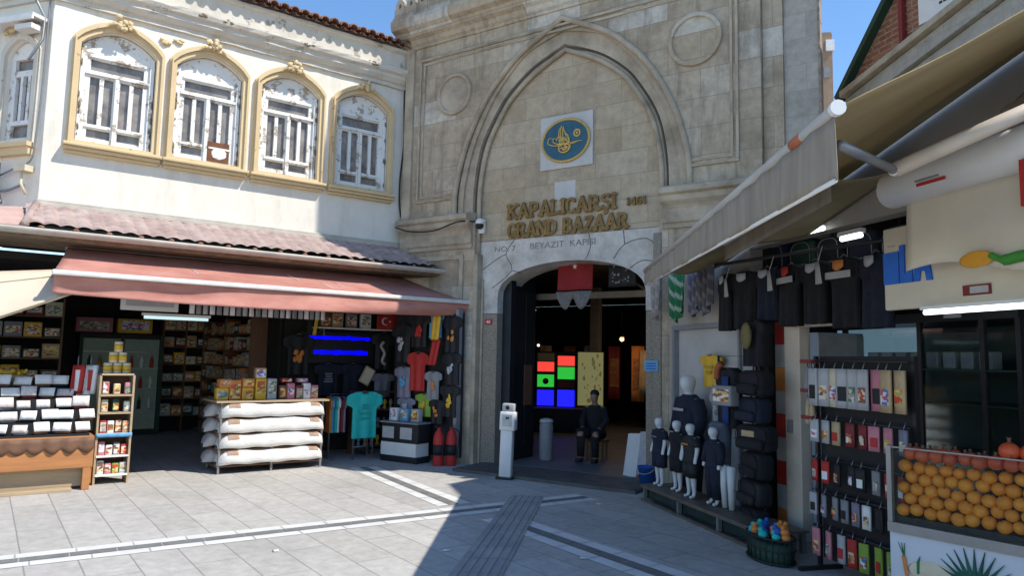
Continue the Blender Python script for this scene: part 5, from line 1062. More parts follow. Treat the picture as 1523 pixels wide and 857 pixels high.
# cassette, valance and sign over the fruit stall
t = T("roller_awning", "rolled white awning cassette with a cream printed valance above the fruit stall", "awning", R, 4.24, -.36, 2.77)
M().tube([(0, 0, 0), (.025, 0, .005), (2.2, -.02, .06)], [.09, .118, .122], 20).obj("cassette", white_pl, t); M().tube([(-.010, 0, 0), (.004, 0, 0)], [.07, .105], 20).obj("end_cap", bar_white, t)
M().box(.34, .54, -.122, -.112, -.05, -.033).obj("red_lettering", c_red, t); M().box(.33, .50, -.123, -.113, -.022, -.012).obj("grey_lettering", c_grey, t)
M().grid(lambda u, v: (.14 + 2.0 * u + .03 * v, .0 - .05 * v + .02 * math.sin(u * 12) * v, -.07 - (.50 - .06 * math.sin(u * 9 + .6)) * v), 40, 8, thick=(0, .005, 0)).obj("valance", cream, t)
M().sph((.68, -.075, -.53), .085, 14, 8, (1.25, .08, .55)).obj("orange_print", C("print_orange", (.62, .28, .02)), t)
M().tube(catmull([(.78, -.085, -.52), (.86, -.085, -.555), (1.0, -.085, -.545), (1.6, -.08, -.55)], 4), [.018] * 4 + [.03] * 9, 8).obj("green_print", C("print_green", (.05, .24, .03)), t)
M().box(.99, 1.2, -.12, -.10, -.30, -.06).obj("red_print", c_red, t)
t = T("fruit_stall_sign", "cream sign board with big blue letters above the fruit stall", "sign", R, 4.02, -.22, 2.02)
M().rbox(0, 2.2, 0, .05, 0, .55, .01).obj("board", cream, t)
bm_ = M()
for (x0, pts) in ((.01, [(0, .0), (.13, .0), (.13, .17), (0, .17)]), (.15, [(0, 0), (.10, 0), (.10, .20), (.06, .20), (.06, .05), (.04, .05), (.04, .20), (0, .20)]), (.26, [(0, 0), (.045, 0), (.055, .05), (.09, .05), (.10, 0), (.145, 0), (.09, .25), (.03, .27)])):
    bm_.prism([((x0 + x) * 1.0 - .0, .17 + z * 1.25) for x, z in pts], -.012, -.001)
bm_.obj("blue_letters", C("sign_blue", (.02, .13, .55)), t)
M().box(.62, .80, -.012, -.001, .05, .11).obj("small_label", c_dred, t); M().box(.67, .79, -.014, -.0121, .06, .10).obj("label_field", c_lgrey, t)
M().box(.045, .10, -.006, -.0008, .42, .43).obj("small_mark", c_lgrey, t)
t = T("stall_tube_light", "long tube light glowing under the fruit stall sign", "lamp", R, 4.75, -.26, 1.985); M().tube([(-.36, 0, 0), (.36, 0, 0)], .016, 10).obj("tube", tube_em, t); M().box(-.38, .38, -.02, .02, .016, .035).obj("fitting", white_pl, t)

# scarves and bags hung in a row
t = T("hanging_rail", "dark rail under the awning carrying scarves and dark tops", "rail", R, 0, .42, 2.76); M().tube([(-.7, 0, .08), (1.0, 0, -.02), (4.0, 0, -.14)], .018, 8).obj("bar", black_metal, t)
def scarf_mat(nm, a, b_): 
    m = bpy.data.materials.new(nm); m.use_nodes = True; n = m.node_tree.nodes; l = m.node_tree.links; p = n["Principled BSDF"]; p.inputs["Roughness"].default_value = .85
    tc = n.new("ShaderNodeTexCoord"); mp = n.new("ShaderNodeMapping"); mp.inputs["Rotation"].default_value = (0, R_(35), 0); l.new(tc.outputs["Object"], mp.inputs[0])
    wv = n.new("ShaderNodeTexWave"); wv.inputs["Scale"].default_value = 3.2; wv.inputs["Distortion"].default_value = 3; wv.inputs["Detail"].default_value = 3; l.new(mp.outputs[0], wv.inputs[0])
    l.new(mixc(n, l, a, b_, ramp(n, l, wv.outputs["Fac"], .60, .85)), p.inputs["Base Color"]); return m
for i, (x, wd, ht, mm, lab) in enumerate(((-.55, .34, .62, scarf_mat("scarf_pale", (.27, .23, .21), (.36, .32, .29)), "pale grey patterned scarf hung nearest the gate pier"), (.0, .50, .62, scarf_mat("scarf_green", (.01, .14, .05), (.30, .36, .28)), "green scarf with white diagonal pattern under the long awning"),
        (.44, .30, .55, scarf_mat("scarf_violet", (.13, .125, .17), (.24, .23, .26)), "violet grey patterned scarf right of the green one"), (.70, .30, .62, scarf_mat("scarf_dark", (.10, .10, .12), (.20, .19, .20)), "dark grey scarf hung beside the first dark top"))):
    t = T("scarf", lab, "scarf", R, x, .36, 2.12 + (.05 if i != 1 else 0), 0, "scarves hung under the long awning")
    M().grid(lambda u, v: ((u - .5) * wd * (.75 + .25 * v), .035 * math.sin(u * 17 + i) * (1.1 - .4 * v), ht * v + (1 - v) * .13 * abs(u - .45) * 2), 30, 10, thick=(0, .008, 0)).obj("cloth", mm, t)
def backpack(fr, x, y, z, wd, ht, mm, lab, grp, rot=0, accent=None, nm="backpack"):
    t = T(nm, lab, "bag", fr, x, y, z, rot, grp)
    M().rbox(-wd / 2, wd / 2, -.09, .09, 0, ht, .06, seg=3).obj("body", mm, t); M().rbox(-wd * .40, wd * .40, -.135, -.07, ht * .08, ht * .48, .03, seg=3).obj("front_pocket", mm, t)
    M().tube(catmull([(-.05, 0, ht - .01), (-.04, 0, ht + .06), (.04, 0, ht + .06), (.05, 0, ht - .01)], 4), .010, 6).obj("handle", c_black, t)
    z_ = M()
    z_.tube([(-wd * .38, -.137, ht * .45), (wd * .38, -.137, ht * .45)], .005, 5); z_.tube(catmull([(-wd * .42, -.092, ht * .3), (-wd * .40, -.094, ht * .82), (0, -.094, ht * .93), (wd * .40, -.094, ht * .82), (wd * .42, -.092, ht * .3)], 4), .005, 5); z_.obj("zip", c_black if grp.startswith("dark bags") else c_grey, t)
    if accent: M().rbox(-wd * .25, wd * .12, -.10, -.088, ht * .55, ht * .78, .004).obj("patch", accent, t)
    return t
HB = [(1.05, .34, .62, black_cloth, None, "first dark top of the row under the long awning, next to the scarves"), (1.42, .36, .60, black_cloth, None, "second black bag of the hanging row, with no patch"), (1.80, .30, .52, navy_cloth, None, "navy bag third in the hanging row"),
      (2.16, .34, .58, black_cloth, c_red, "black bag with a red patch in the middle of the hanging row"), (2.52, .32, .56, black_cloth, None, "fifth bag of the hanging row, plain black"), (2.88, .34, .60, black_cloth, c_or, "black bag with an orange patch near the blue letter sign"), (3.24, .34, .60, navy_cloth, None, "navy bag last in the hanging row beside the blue letter sign")]
for x, wd, ht, mm, ac, lab in HB:
    t = T("sports_shirt", lab.replace(" bag", " sports top").replace("patch", "neck"), "shirt", R, x, .38, 2.62 - ht - .03 * (x - 1), rnd.uniform(-.35, .35), "dark tops hung in a row under the long awning")
    shirt_mesh(wd * 1.25, ht, th=.09, fold=.028, sl=rnd.uniform(.25, .7), seed=x * 5).obj("cloth", mm, t)
    M().grid(lambda u, v: (-.06 + .12 * u, -.03 - .015 * math.sin(math.pi * u), ht * (.86 + .10 * v) - .03 * math.sin(math.pi * u) * (1 - v)), 8, 2, thick=(0, .01, 0)).obj("collar", ac or c_lgrey, t)
    M().tube([(-.10, .04, ht * .95), (0, .04, ht * 1.05), (.10, .04, ht * .95)], .007, 5).obj("hanger", grey_metal, t)
    if ac: M().box(-wd * .42, wd * .42, -.035, -.028, ht * .70, ht * .80).obj("chest_band", c_lgrey, t)
for x, lab in ((1.23, "white carrier tag hung between the first two dark tops"), (2.0, "tall white tag hung left of the red necked top"), (2.70, "white tag hung left of the orange necked top")):
    t = T("paper_tag", lab, "tag", R, x, .30, 2.35, 0, "white tags among the dark tops"); M().grid(lambda u, v: (-.04 + .08 * u * (1.2 - .5 * v), .01 * math.sin(u * 5), .20 * v), 4, 4, thick=(0, .004, 0)).obj("card", c_lgrey, t); M().tube([(0, 0, .2), (0, .05, .34)], .003, 4).obj("string", c_white, t)
for k in range(6):   # darker stock hung behind, higher up
    backpack(R, 1.3 + k * .42, .95, 2.45 - .02 * k, .36, .5, (navy_cloth, c_dgreen, black_cloth)[k % 3], f"{['navy', 'dark green', 'black'][k % 3]} bag {'left' if k < 3 else 'right'} in the dim upper row behind the hanging tops", "bags in the dim upper row", rnd.uniform(-.2, .2))
# mannequins ---------------------------------------------------------------
def skin_body(name, joints, edges, mm, parent, sub=2):
    me = bpy.data.meshes.new(name); me.from_pydata([j[0] for j in joints], edges, []); o = bpy.data.objects.new(name, me); COL.objects.link(o)
    o.modifiers.new("skin", 'SKIN'); sv = me.skin_vertices[0].data
    for i, j in enumerate(joints): r_ = j[1]; sv[i].radius = r_ if isinstance(r_, tuple) else (r_, r_); sv[i].use_root = (i == 0)
    s = o.modifiers.new("sub", 'SUBSURF'); s.levels = s.render_levels = sub; me.materials.append(mm); o.parent = parent; 
    for p in me.polygons: p.use_smooth = True
    o.modifiers["skin"].use_smooth_shade = True
    return o
def figure(h, armx=.135, seated=False):
    """joints of a standing figure of height h, feet at z=0"""
    k = h / 1.0
    J = [((0, 0, .50), (.085, .06)), ((0, 0, .58), (.075, .052)), ((0, 0, .68), (.085, .058)), ((0, 0, .765), (.088, .05)), ((0, 0, .81), .035), ((0, -.005, .85), .030), ((0, -.012, .885), (.050, .055)), ((0, -.012, .94), (.055, .062)), ((0, -.008, .985), (.032, .04))]
    E = [(i, i + 1) for i in range(8)]
    for s in (-1, 1):
        n = len(J); J += [((s * .095, 0, .775), .034), ((s * armx, .0, .64), .026), ((s * (armx + .012), -.03, .53), .021), ((s * (armx + .012), -.04, .46), (.020, .026))]; E += [(3, n), (n, n + 1), (n + 1, n + 2), (n + 2, n + 3)]
        n = len(J); J += [((s * .052, 0, .46), .052), ((s * .055, -.005, .27), .036), ((s * .056, .005, .06), .022), ((s * .058, -.01, .022), (.022, .02)), ((s * .062, -.06, .015), (.022, .014))]; E += [(0, n), (n, n + 1), (n + 1, n + 2), (n + 2, n + 3), (n + 3, n + 4)]
    return [((x * k, y * k, z * k), (r_ * k if not isinstance(r_, tuple) else tuple(q * k for q in r_))) for (x, y, z), r_ in J], E
def ellipse_loft(rows, n=18):
    b = M(); vs = [(cx + rx * math.cos(2 * math.pi * k / n), cy + ry * math.sin(2 * math.pi * k / n), z) for (cx, cy, z, rx, ry) in rows for k in range(n)]
    b.add(vs, [(i * n + k, i * n + (k + 1) % n, (i + 1) * n + (k + 1) % n, (i + 1) * n + k) for i in range(len(rows) - 1) for k in range(n)], 0, True); return b
def mannequin(x, y, z, h, mm, lab, longs, pm, torso=False, sleeve=False, rot=0):
    t = T("mannequin", lab, "mannequin", R, x, y, z, rot, "mannequins dressed in dark clothes"); t.scale = (1.22, 1.2, 1); J, E = figure(h); k = h
    if torso: pass
    skin_body("body", J, E, mann_white, t)
    b = ellipse_loft([(0, 0, .47 * k, .115 * k, .085 * k), (0, 0, .58 * k, .105 * k, .078 * k), (0, 0, .70 * k, .112 * k, .082 * k), (0, 0, .77 * k, .125 * k, .072 * k), (0, 0, .815 * k, .07 * k, .055 * k), (0, 0, .83 * k, .045 * k, .042 * k)])
    for s in (-1, 1):
        ln = .53 if sleeve else .70; b.tube([(s * .09 * k, 0, .785 * k), (s * .125 * k, 0, .70 * k)] + ([(s * .148 * k, -.005 * k, .63 * k), (s * .155 * k, -.03 * k, .52 * k)] if sleeve else [(s * .132 * k, 0, .675 * k)]), [.05 * k, .05 * k] + ([.043 * k, .035 * k] if sleeve else [.048 * k]), 12)
    b.obj("shirt", mm, t)
    b = M()
    zk = .08 if longs else .27
    for s in (-1, 1): b.tube([(s * .050 * k, 0, .49 * k), (s * .056 * k, -.003 * k, .36 * k), (s * .058 * k, 0, zk * k)], [.075 * k, .068 * k, (.048 if longs else .066) * k], 14)
    b.obj("shorts" if not longs else "trousers", mm, t)
    if pm: M().grid(lambda u, v: (-.07 * k + .14 * k * u, (-.086 - .004 * math.cos((u - .5) * 3)) * k, (.70 + .022 * v) * k), 6, 1, thick=(0, .004, 0)).obj("chest_print", pm, t)
    return t
mannequin(.16, .06, .20, .80, navy_cloth, "small white mannequin in a navy shirt and shorts, nearest the gate pier", False, c_vio)
mannequin(.52, .10, .20, .80, black_cloth, "small white mannequin in plain black, second from the gate pier", False, None)
mannequin(.90, .06, .20, .80, c_black, "small white mannequin in black with an orange chest stripe, third from the gate pier", False, c_or)
mannequin(1.30, .10, .20, .80, navy_cloth, "small mannequin in a long sleeved navy shirt beside the hanging jacket", True, None, sleeve=True)
mannequin(.18, .44, .02, 1.50, navy_cloth, "tall white mannequin in a navy sweatshirt standing behind the small ones", True, c_lgrey, sleeve=True)
bn = T("display_bench", "low tubular display bench carrying the small mannequins", "bench", R, 0, 0)
for x in (.02, .85, 1.65, 2.42):
    for y in (-.08, .28): M().box(x - .02, x + .02, y, y + .04, 0, .18).obj("leg", grey_metal, bn)
M().box(-.02, 2.46, -.10, -.06, .16, .196).box(-.02, 2.46, -.06, .34, .18, .195).box(-.02, 2.46, -.10, -.06, .0, .03).obj("frame", mat("dull_brass_metal", (.16, .14, .11), .5, .2, 6, metal=.4), bn)
M().box(.0, 2.44, -.03, -.02, .03, .16).obj("glass_front", mat("dark_green_glass", (.02, .035, .032), .15, .3, 5), bn)
# yellow shirt and faint print on the shutter, jacket and jeans on the stand
tshirt(R, .40, .58, 1.36, .46, .38, c_yel, "bright yellow shirt pinned on the white shutter", "clothes on the shutter wall", C("olive", (.42, .30, .03)), print_fn=lambda b, w_, h: [b.box(-.10, .10, -.022, -.018, .22, .25), b.box(-.06, .06, -.022, -.018, .16, .19)])
tshirt(R, .62, .56, .92, .40, .40, c_lgrey, "pale grey shirt with violet marks pinned below the yellow one", "clothes on the shutter wall", c_vio, print_fn=blob)
hs = T("garment_stand", "metal garment stand holding the jacket jeans and bags beside the small mannequins", "stand", R, 1.42, .30); M().tube([(-.35, 0, 0), (-.35, 0, 1.72), (.35, 0, 1.72), (.35, 0, 0)], .014, 8).obj("frame", black_metal, hs)
jk = T("hanging_jacket", "dark jacket with a blue front panel and an orange collar hung on the stand", "jacket", R, 1.27, .24, .98, -.1); shirt_mesh(.52, .62, th=.10, fold=.02, sl=.55).obj("shell", black_cloth, jk); M().grid(lambda u, v: (.02 + .13 * u, -.035 - .01 * math.sin(u * 6), .03 + .50 * v), 5, 4, thick=(0, .01, 0)).obj("blue_panel", C("deep_blue", (.012, .04, .16)), jk); M().tube(catmull([(-.12, -.02, .50), (-.09, -.03, .60), (-.02, -.02, .66)], 4), .035, 8).obj("collar", C("rust_orange", (.34, .10, .04)), jk)
jn = T("hanging_jeans", "faded grey blue jeans hung below the dark jacket", "trousers", R, 1.22, .22, .20, -.1); b = M()
for s in (-1, 1): b.tube([(s * .075, 0, .80), (s * .09, .0, .45), (s * .10 , .01, .02)], [.085, .068, .055], 14)
b.rbox(-.15, .15, -.06, .06, .72, .83, .03); b.obj("denim", mat("denim", (.06, .07, .095), .9, .3, 6, .2, 90, col2=(.12, .14, .17)), jn)
t = T("leg_form", "white leg mannequin in dark leggings below the jeans", "mannequin", R, 1.50, .14, .0)
for s in (-1, 1): M().tube([(s * .06, 0, .62), (s * .065, -.01, .42), (s * .06, 0, .20)], [.05, .036, .030], 12).obj("thigh", mann_white, t); M().tube([(s * .06, 0, .2), (s * .06, .01, .05), (s * .06, -.05, .02)], [.034, .03, .022], 12).obj("legging", black_cloth, t)
for k in range(6):
    backpack(R, 1.80 + rnd.uniform(-.03, .03), .26, .02 + k * .262, .42, .25, (black_cloth, c_black, black_cloth, black_cloth, navy_cloth, black_cloth)[k], f"dark bag in the tall stack by the striped blocks, {['lowest', 'second up', 'third up', 'fourth up', 'fifth up', 'topmost'][k]}", "dark bags in the tall stack", rnd.uniform(-.25, .25), c_tan if k == 3 else None)
t = T("hanging_hood", "olive and black hooded top hanging above the tall bag stack", "clothing", R, 1.74, .26, 1.62, .1); shirt_mesh(.42, .46, th=.12, fold=.03, sl=.4).obj("cloth", black_cloth, t); M().sph((.0, -.06, .30), .09, 12, 8, (.8, .4, 1.5)).obj("lining", C("olive_cloth", (.16, .13, .05)), t)
o = packet(R, 1.52, .10, 1.22, .28, .20, .12, c_grey, c_vio, "grey flat bag lying on the jacket stand at the top", "goods on the garment stand", .2, "grey_bag"); o["category"] = "bag"
bk_ = T("toy_basket", "wire basket of orange and blue toys on the paving", "basket", R, 2.56, -.12)
b = M()
for z in (.02, .12, .21): b.tube([(.26 * math.cos(2 * math.pi * k / 24), .16 * math.sin(2 * math.pi * k / 24), z) for k in range(25)], .007, 5, cap=False)
for k in range(24): q = 2 * math.pi * k / 24; b.tube([(.24 * math.cos(q), .145 * math.sin(q), .0), (.26 * math.cos(q), .16 * math.sin(q), .22)], .004, 4)
b.obj("wire_cage", black_metal, bk_); M().lathe([(.23, 0), (.24, .16), (.1, .16)], 20, sy=.62).obj("lining", c_dgreen, bk_)
for k in range(16):
    q = rnd.uniform(0, 6.28); rr = rnd.uniform(.04, .2); mm = (c_or, c_blue, c_or, c_teal)[k % 4]
    o = T("toy_ball", f"{['orange', 'blue', 'orange', 'teal'][k % 4]} toy lying in the wire basket", "toy", R, 2.56 + rr * math.cos(q), -.12 + rr * .6 * math.sin(q), .22 + rnd.uniform(0, .05), q, "toys in the wire basket")
    M().sph((0, 0, 0), .038, 10, 8, (1, 1, .9), jit=.06).obj("body", mm, o); M().sph((0, -.02, .035), .022, 8, 6).obj("head", mm, o)
# glass cabinet behind the accessory rack
t = T("glass_cabinet", "tall dark glass cabinet glowing faintly blue behind the accessory rack", "cabinet", R, 3.0, 1.05)
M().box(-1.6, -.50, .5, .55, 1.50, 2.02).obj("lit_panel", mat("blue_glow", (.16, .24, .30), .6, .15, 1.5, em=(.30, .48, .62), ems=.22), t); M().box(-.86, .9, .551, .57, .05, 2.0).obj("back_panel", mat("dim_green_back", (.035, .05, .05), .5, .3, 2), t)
b = M()
for x in (-.88, .02, .62, .92): b.box(x - .02, x + .02, -.02, .02, 0, 2.02)
b.box(-.9, .94, -.03, .55, 2.02, 2.10); b.box(-.9, .94, -.03, .55, 0, .06); b.obj("frame", black_metal, t)
for z in (.5, .95, 1.35, 1.62): M().box(-.86, .90, -.01, .5, z, z + .015).obj("shelf", c_dgreen, t)
M().box(-.86, .90, -.012, -.008, .06, 2.0).obj("glass_pane", glass, t)
for j in range(8): 
    o = T("boxed_gadget", f"small dark boxed gadget on the {'left' if j < 4 else 'right'} part of the glowing cabinet's top shelf", "box", R, 2.35 + j * .17, 1.2, 1.636, 0, "boxed gadgets in the cabinet"); M().rbox(-.06, .06, -.05, .05, 0, .14, .008).obj("box", c_grey, o); M().box(-.04, .04, -.053, -.049, .04, .10).obj("front_print", c_vio, o)
M().box(.30, .46, -.04, -.031, 2.045, 2.075).obj("brand_strip", c_lgrey, t)
t = T("side_cabinet", "pale cabinet side panel right of the cream door frame", "cabinet", R, 2.25, .62); M().box(-.10, .02, 0, .5, 0, 1.95).obj("side", mat("pale_blue_side", (.22, .26, .31), .5, .1, 2), t); M().box(.02, .03, 0, .5, .02, 1.93).obj("edge", c_grey, t)
# accessory rack with five rows of hanging packets
ar = T("accessory_rack", "black metal rack with rows of small hanging packets beside the fruit stall", "rack", R, 3.40, .12)
for x in (-.52, .5): M().box(x - .015, x + .015, -.015, .015, .03, 1.72).box(x - .02, x + .02, -.2, .2, 0, .03).obj("upright", black_metal, ar)
M().box(-.5, .5, .02, .035, .10, 1.72).obj("back_mesh", c_black, ar)
for z in (1.68, 1.22, .90, .64, .36): M().tube([(-.52, -.05, z), (.5, -.05, z)], .010, 6).obj("hook_bar", black_metal, ar)
for z in (1.66, 1.42, 1.20): M().box(-.60, -.46, -.10, .0, z, z + .03).obj("red_bracket", c_dred, ar)
RWS = [(1.32, .30, 9, (c_lgrey, c_cream, c_lgrey, c_pink, c_tan), "sticker sheet", 1.3), (1.03, .18, 8, (c_lgrey, c_tan, c_dred, c_pink, c_vio), "key pouch", 1.0), (.72, .17, 8, (c_red, c_dred, c_black, c_grey, c_red), "red toned packet", .9), (.46, .17, 9, (c_lgrey, c_grey, c_vio, c_white, c_black), "pale packet", .9), (.14, .21, 8, (c_pink, c_lgrey, c_red, c_lime, c_lime), "long packet", .9)]
rown = ["top", "second", "middle", "fourth", "lowest"]
for ri, (z, ht, n, cols, nm, k) in enumerate(RWS):
    for j in range(n):
        mm = cols[min(len(cols) - 1, int(j * len(cols) / n + rnd.uniform(0, .9)))]; x = 3.40 - .44 + j * (.90 / (n - 1))
        o = T(nm.replace(' ', '_').replace('red_toned_', '').replace('pale_', '').replace('long_', ''), f"{mm.name[5:].replace('_', ' ')} {nm} on the {rown[ri]} row of the accessory rack, {'left end' if j < 2 else 'right end' if j > n - 3 else 'middle'}", "packet", R, x, .02 + rnd.uniform(-.02, .02), z, rnd.uniform(-.25, .25), "packets on the accessory rack")
        wd = .085 * k
        M().grid(lambda u, v: ((u - .5) * wd, .006 * math.sin(u * 5 + j), ht * v), 4, 4, thick=(0, .018, 0)).obj("wrapper", mm, o); M().box(-wd * .33, wd * .33, -.006, -.003, ht * .18, ht * .55).obj("front_print", PRINTS[(ri * 2 + j) % 5] if (ri + j) % 3 else (c_black, c_white, c_red)[j % 3], o); M().tube([(0, .009, ht), (0, .03, ht + .05)], .004, 5).obj("hook", grey_metal, o)
for j in range(4):
    o = T("knit_tie", f"dark hanging tassel on the left arm of the accessory rack, {'upper' if j < 2 else 'lower'} pair", "tassel", R, 2.86 + .05 * (j % 2), .05, 1.42 - .26 * (j // 2), 0, "tassels on the rack arm"); M().lathe([(.02, 0), (.03, .03), (.018, .18), (.008, .21)], 10).obj("threads", (c_grey, c_tan)[j // 2], o); M().tube([(0, 0, .2), (0, 0, .24)], .004, 4).obj("cord", c_black, o)
# stock behind the fruit stall
t = T("stock_shelf", "dim shop shelf with blue and pale packs behind the fruit stall", "shelf", R, 4.6, 1.5)
for z in (.9, 1.2, 1.52, 1.85): M().box(-.9, 1.6, -.15, .15, z - .02, z).obj("board", c_brown, t)
for x in (-.9, .1, 1.6): M().box(x - .02, x + .02, -.15, .15, 0, 2.2).obj("upright", black_metal, t)
for zi, z in enumerate((.902, 1.202, 1.522, 1.852)):
    for j in range(10):
        mm = ((c_grey, c_lgrey, c_grey), (c_lgrey, c_grey, c_cream), (c_blue, c_sky, c_vio), (c_sky, c_blue, c_tan))[zi][min(2, j // 4)]
        o = packet(R, 3.82 + j * .23, 1.42, z, .17, rnd.choice((.14, .2, .24)), .15, mm, rnd.choice((c_white, c_vio, c_lgrey)), f"{mm.name[5:].replace('_', ' ')} pack on the {['lowest', 'second', 'third', 'top'][zi]} board behind the fruit stall, {'left' if j < 4 else 'middle' if j < 7 else 'right'}", "packs behind the fruit stall"); o["category"] = "box"
o = packet(R, 4.95, .5, 1.82, .55, .14, .3, c_tan, c_cream, "tan carton on the high shelf right of the stall light", "cartons over the stall", 0, "carton"); o["category"] = "box"
t = T("high_shelf", "thin wooden shelf holding a jar of red sweets behind the fruit stall", "shelf", R, 5.05, .45, 1.42); M().box(-.45, .7, -.12, .12, 0, .025).obj("board", c_brown, t)
for x, mm, lab in ((4.82, c_tan, "tan jar on the thin wooden shelf"), (4.98, c_red, "jar of red sweets on the thin wooden shelf"), (5.14, c_cream, "pale jar on the thin wooden shelf")):
    o = T("sweet_jar", lab, "jar", R, x, .42, 1.446, 0, "jars on the thin shelf"); M().lathe([(.05, 0), (.06, .02), (.06, .13), (.045, .15)], 14).obj("body", mm, o); M().lathe([(.048, .15), (.048, .18)], 14).obj("lid", c_grey, o)

# fruit stall -----------------------------------------------------------------
fs = T("fruit_stall", "fruit stall with a glass fronted case of oranges over a white printed counter", "stall", S)
M().rbox(0, 2.2, 0, .75, .02, .60, .01).obj("counter", mat("white_counter", (.56, .58, .62), .5, .05, 2), fs); M().box(.0, 2.2, -.02, .75, .601, .66).obj("trim", grey_metal, fs)
M().box(.0, .03, -.015, .02, .661, 1.14).obj("corner_post", grey_metal, fs); M().box(.031, 2.2, -.012, .0, 1.128, 1.136).obj("top_rim", grey_metal, fs); M().box(.031, 2.2, -.010, -.006, .662, 1.127).obj("glass_front", glass, fs); M().box(.0, .004, .02, .7, .661, 1.10).obj("glass_side", glass, fs)
M().prism([(0, .661), (2.2, .661), (2.2, .70), (0, .70)], .02, .7).obj("tray", c_black, fs)
pg = fs; UPZ = .21
b = M()
b.sph((.25, -.004, .18), .10, 14, 8, (1.4, .03, .7)); shift(b, dz=UPZ).obj("melon_print", c_cream, pg)
CP = M().prism([(.075, .25 + UPZ), (.10, .25 + UPZ), (.125, .06 + UPZ), (.11, .03 + UPZ)], -.008, -.001); CP.obj("carrot_print", c_or, pg)
b = M()
for k in range(3): b.prism([(.085, .25), (.09 + .002 * k, .25), (.075 + .02 * k - .02, .33)], -.006 - .0007 * k, -.001)
b.prism([(.165, .16), (.18, .16), (.185, .27), (.165, .23)], -.007, -.001); shift(b, dz=UPZ).obj("leaf_print", green_leaf, pg)
b = M()
for k in range(13):
    q = R_(-78 + 13 * k); ln = .17 + .05 * math.cos(q); dx_, dz_ = math.sin(q), math.cos(q); bx_, bz_ = .49 + .035 * dx_, .16
    b.prism([(bx_ - .018 * dz_, bz_ + .018 * dx_), (bx_ + .018 * dz_, bz_ - .018 * dx_), (bx_ + dx_ * ln, bz_ + dz_ * ln)], -.005 - .0009 * k, -.001)
shift(b, dz=UPZ).obj("pineapple_leaf_print", mat("dark_leaf_print", (.01, .085, .06), .7, .3, 12), pg)
M().sph((.49, -.003, .06 + UPZ), .10, 14, 8, (.9, .03, 1.1)).obj("pineapple_print", c_yel, pg)
def fruit(nm, mm, r_, leaf):
    t = T(nm, "", "fruit", S, 0, 0, 0); m_ = M().sph((0, 0, 0), r_, 16, 12, (1, 1, .94), jit=.008); m_.obj("flesh", mm, t)
    M().lathe([(.001, .0), (.006, .002), (.004, .006), (.001, .007)] if not leaf else [(.010, 0), (.007, .012), (.012, .022), (.008, .020)], 6, (0, 0, r_ * .92)).obj("stalk" if not leaf else "crown", c_dgreen if not leaf else c_brown, t); return t
r_ = .041; org = fruit("orange", orange_skin, r_, False); pom = fruit("pomegranate", pom_skin, r_ * 1.06, True); first = True
rowlab = ["lowest", "second lowest", "third lowest", "fourth", "fifth"]
for row in range(6):
    for dep in range(2):
        for j in range(26):
            if dep == 1 and row < 5: continue
            x = .075 + j * .080 + (row % 2) * .040; 
            if x > 1.25: continue
            y = .050 + dep * .085 + row * .012 + rnd.uniform(-.012, .012); z = .742 + row * .066 + rnd.uniform(-.008, .008); x += rnd.uniform(-.007, .007)
            rot = rnd.random() * 6
            if row < 5:
                lab = f"orange behind the stall glass, {rowlab[row]} row from below, {'left end' if j < 3 else 'left half' if j < 7 else 'right half'}"
                if first: place(org, S, x, y, z, rot); org["label"] = lab; org["group"] = "oranges stacked in the glass case"; first = False
                else: 
                    o = dup(org, S, x, y, z, rot, lab, "oranges stacked in the glass case"); s_ = rnd.uniform(.90, 1.08); o.scale = (s_, s_, s_); o.rotation_euler = (rnd.uniform(-.6, .6), rnd.uniform(-.6, .6), rot)
            else:
                lab = f"reddish pomegranate in the {'front' if dep == 0 else 'rear'} top row above the oranges, {'left end' if j < 4 else 'right part'}"
                if "label" in pom and pom["label"]: 
                    o = dup(pom, S, x, y - .05, z + .02, rot, lab, "pomegranates on top of the oranges"); s_ = rnd.uniform(.92, 1.06); o.scale = (s_, s_, s_)
                else: place(pom, S, x, y - .05, z + .02, rot); pom["label"] = lab; pom["group"] = "pomegranates on top of the oranges"
for x, y, z, lab in ((.66, .10, 1.165, "large reddish pomegranate perched on top of the stack"), (.76, .12, 1.16, "second large pomegranate perched on top, near the picture's right edge")):
    o = dup(pom, S, x, y, z, 1.0, lab, "pomegranates on top of the oranges"); o.scale = (1.3, 1.3, 1.3)
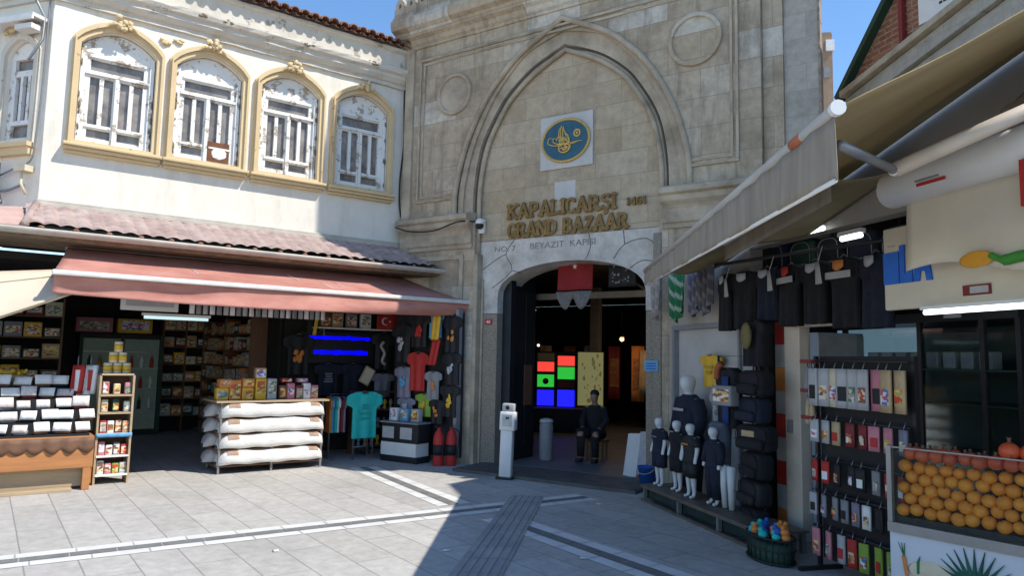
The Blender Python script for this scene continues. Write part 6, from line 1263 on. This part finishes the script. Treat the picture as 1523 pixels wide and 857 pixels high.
# seated person in the passage
pe = T("person", "person in dark clothes sitting on a low stool inside the gate passage", "person", G, 1.40, 1.35, .05, .15)
J = [((0, .05, .42), (.12, .10)), ((0, .06, .55), (.11, .09)), ((0, .04, .68), (.13, .095)), ((0, .02, .80), (.13, .08)), ((0, .0, .87), .05), ((0, -.02, .92), .045), ((0, -.035, .97), (.065, .075)), ((0, -.035, 1.03), (.07, .082)), ((0, -.03, 1.08), (.045, .055))]
E_ = [(i, i + 1) for i in range(8)]
for s in (-1, 1):
    n = len(J); J += [((s * .15, .02, .81), .05), ((s * .20, -.02, .62), .04), ((s * .14, -.20, .50), .033), ((s * .10, -.27, .48), (.03, .04))]; E_ += [(3, n), (n, n + 1), (n + 1, n + 2), (n + 2, n + 3)]
    n = len(J); J += [((s * .09, -.02, .40), .085), ((s * .13, -.36, .44), .06), ((s * .12, -.34, .12), .042), ((s * .12, -.34, .045), .04), ((s * .13, -.46, .03), (.04, .028))]; E_ += [(0, n), (n, n + 1), (n + 1, n + 2), (n + 2, n + 3), (n + 3, n + 4)]
skin_body("body", J, E_, skin, pe)
M().sph((0, -.015, 1.055), .082, 14, 10, (.9, 1.05, .85)).obj("hair", c_black, pe)
b = ellipse_loft([(0, .05, .38, .15, .13), (0, .06, .55, .145, .115), (0, .04, .68, .16, .118), (0, .02, .80, .165, .10), (0, .0, .87, .085, .07)])
for s in (-1, 1): b.tube([(s * .13, .02, .82), (s * .205, -.02, .62), (s * .145, -.19, .51)], [.065, .055, .045], 12)
b.obj("jacket", black_cloth, pe); b = M()
for s in (-1, 1): b.tube([(s * .08, .06, .41), (s * .13, -.36, .45), (s * .12, -.345, .40), (s * .12, -.34, .08)], [.10, .078, .07, .055], 12)
b.obj("trousers", black_cloth, pe)
for s in (-1, 1): M().rbox(s * .125 - .042, s * .125 + .042, -.49, -.29, .0, .06, .02).obj("shoe", c_black, pe)
t = T("low_stool", "low dark stool under the seated person", "stool", G, 1.40, 1.42, .05, .15); M().rbox(-.17, .17, -.14, .16, .28, .31, .01).obj("seat", c_brown, t)
for sx in (-.13, .13):
    for sy in (-.10, .12): M().box(sx - .015, sx + .015, sy - .015, sy + .015, 0, .28).obj("leg", c_brown, t)
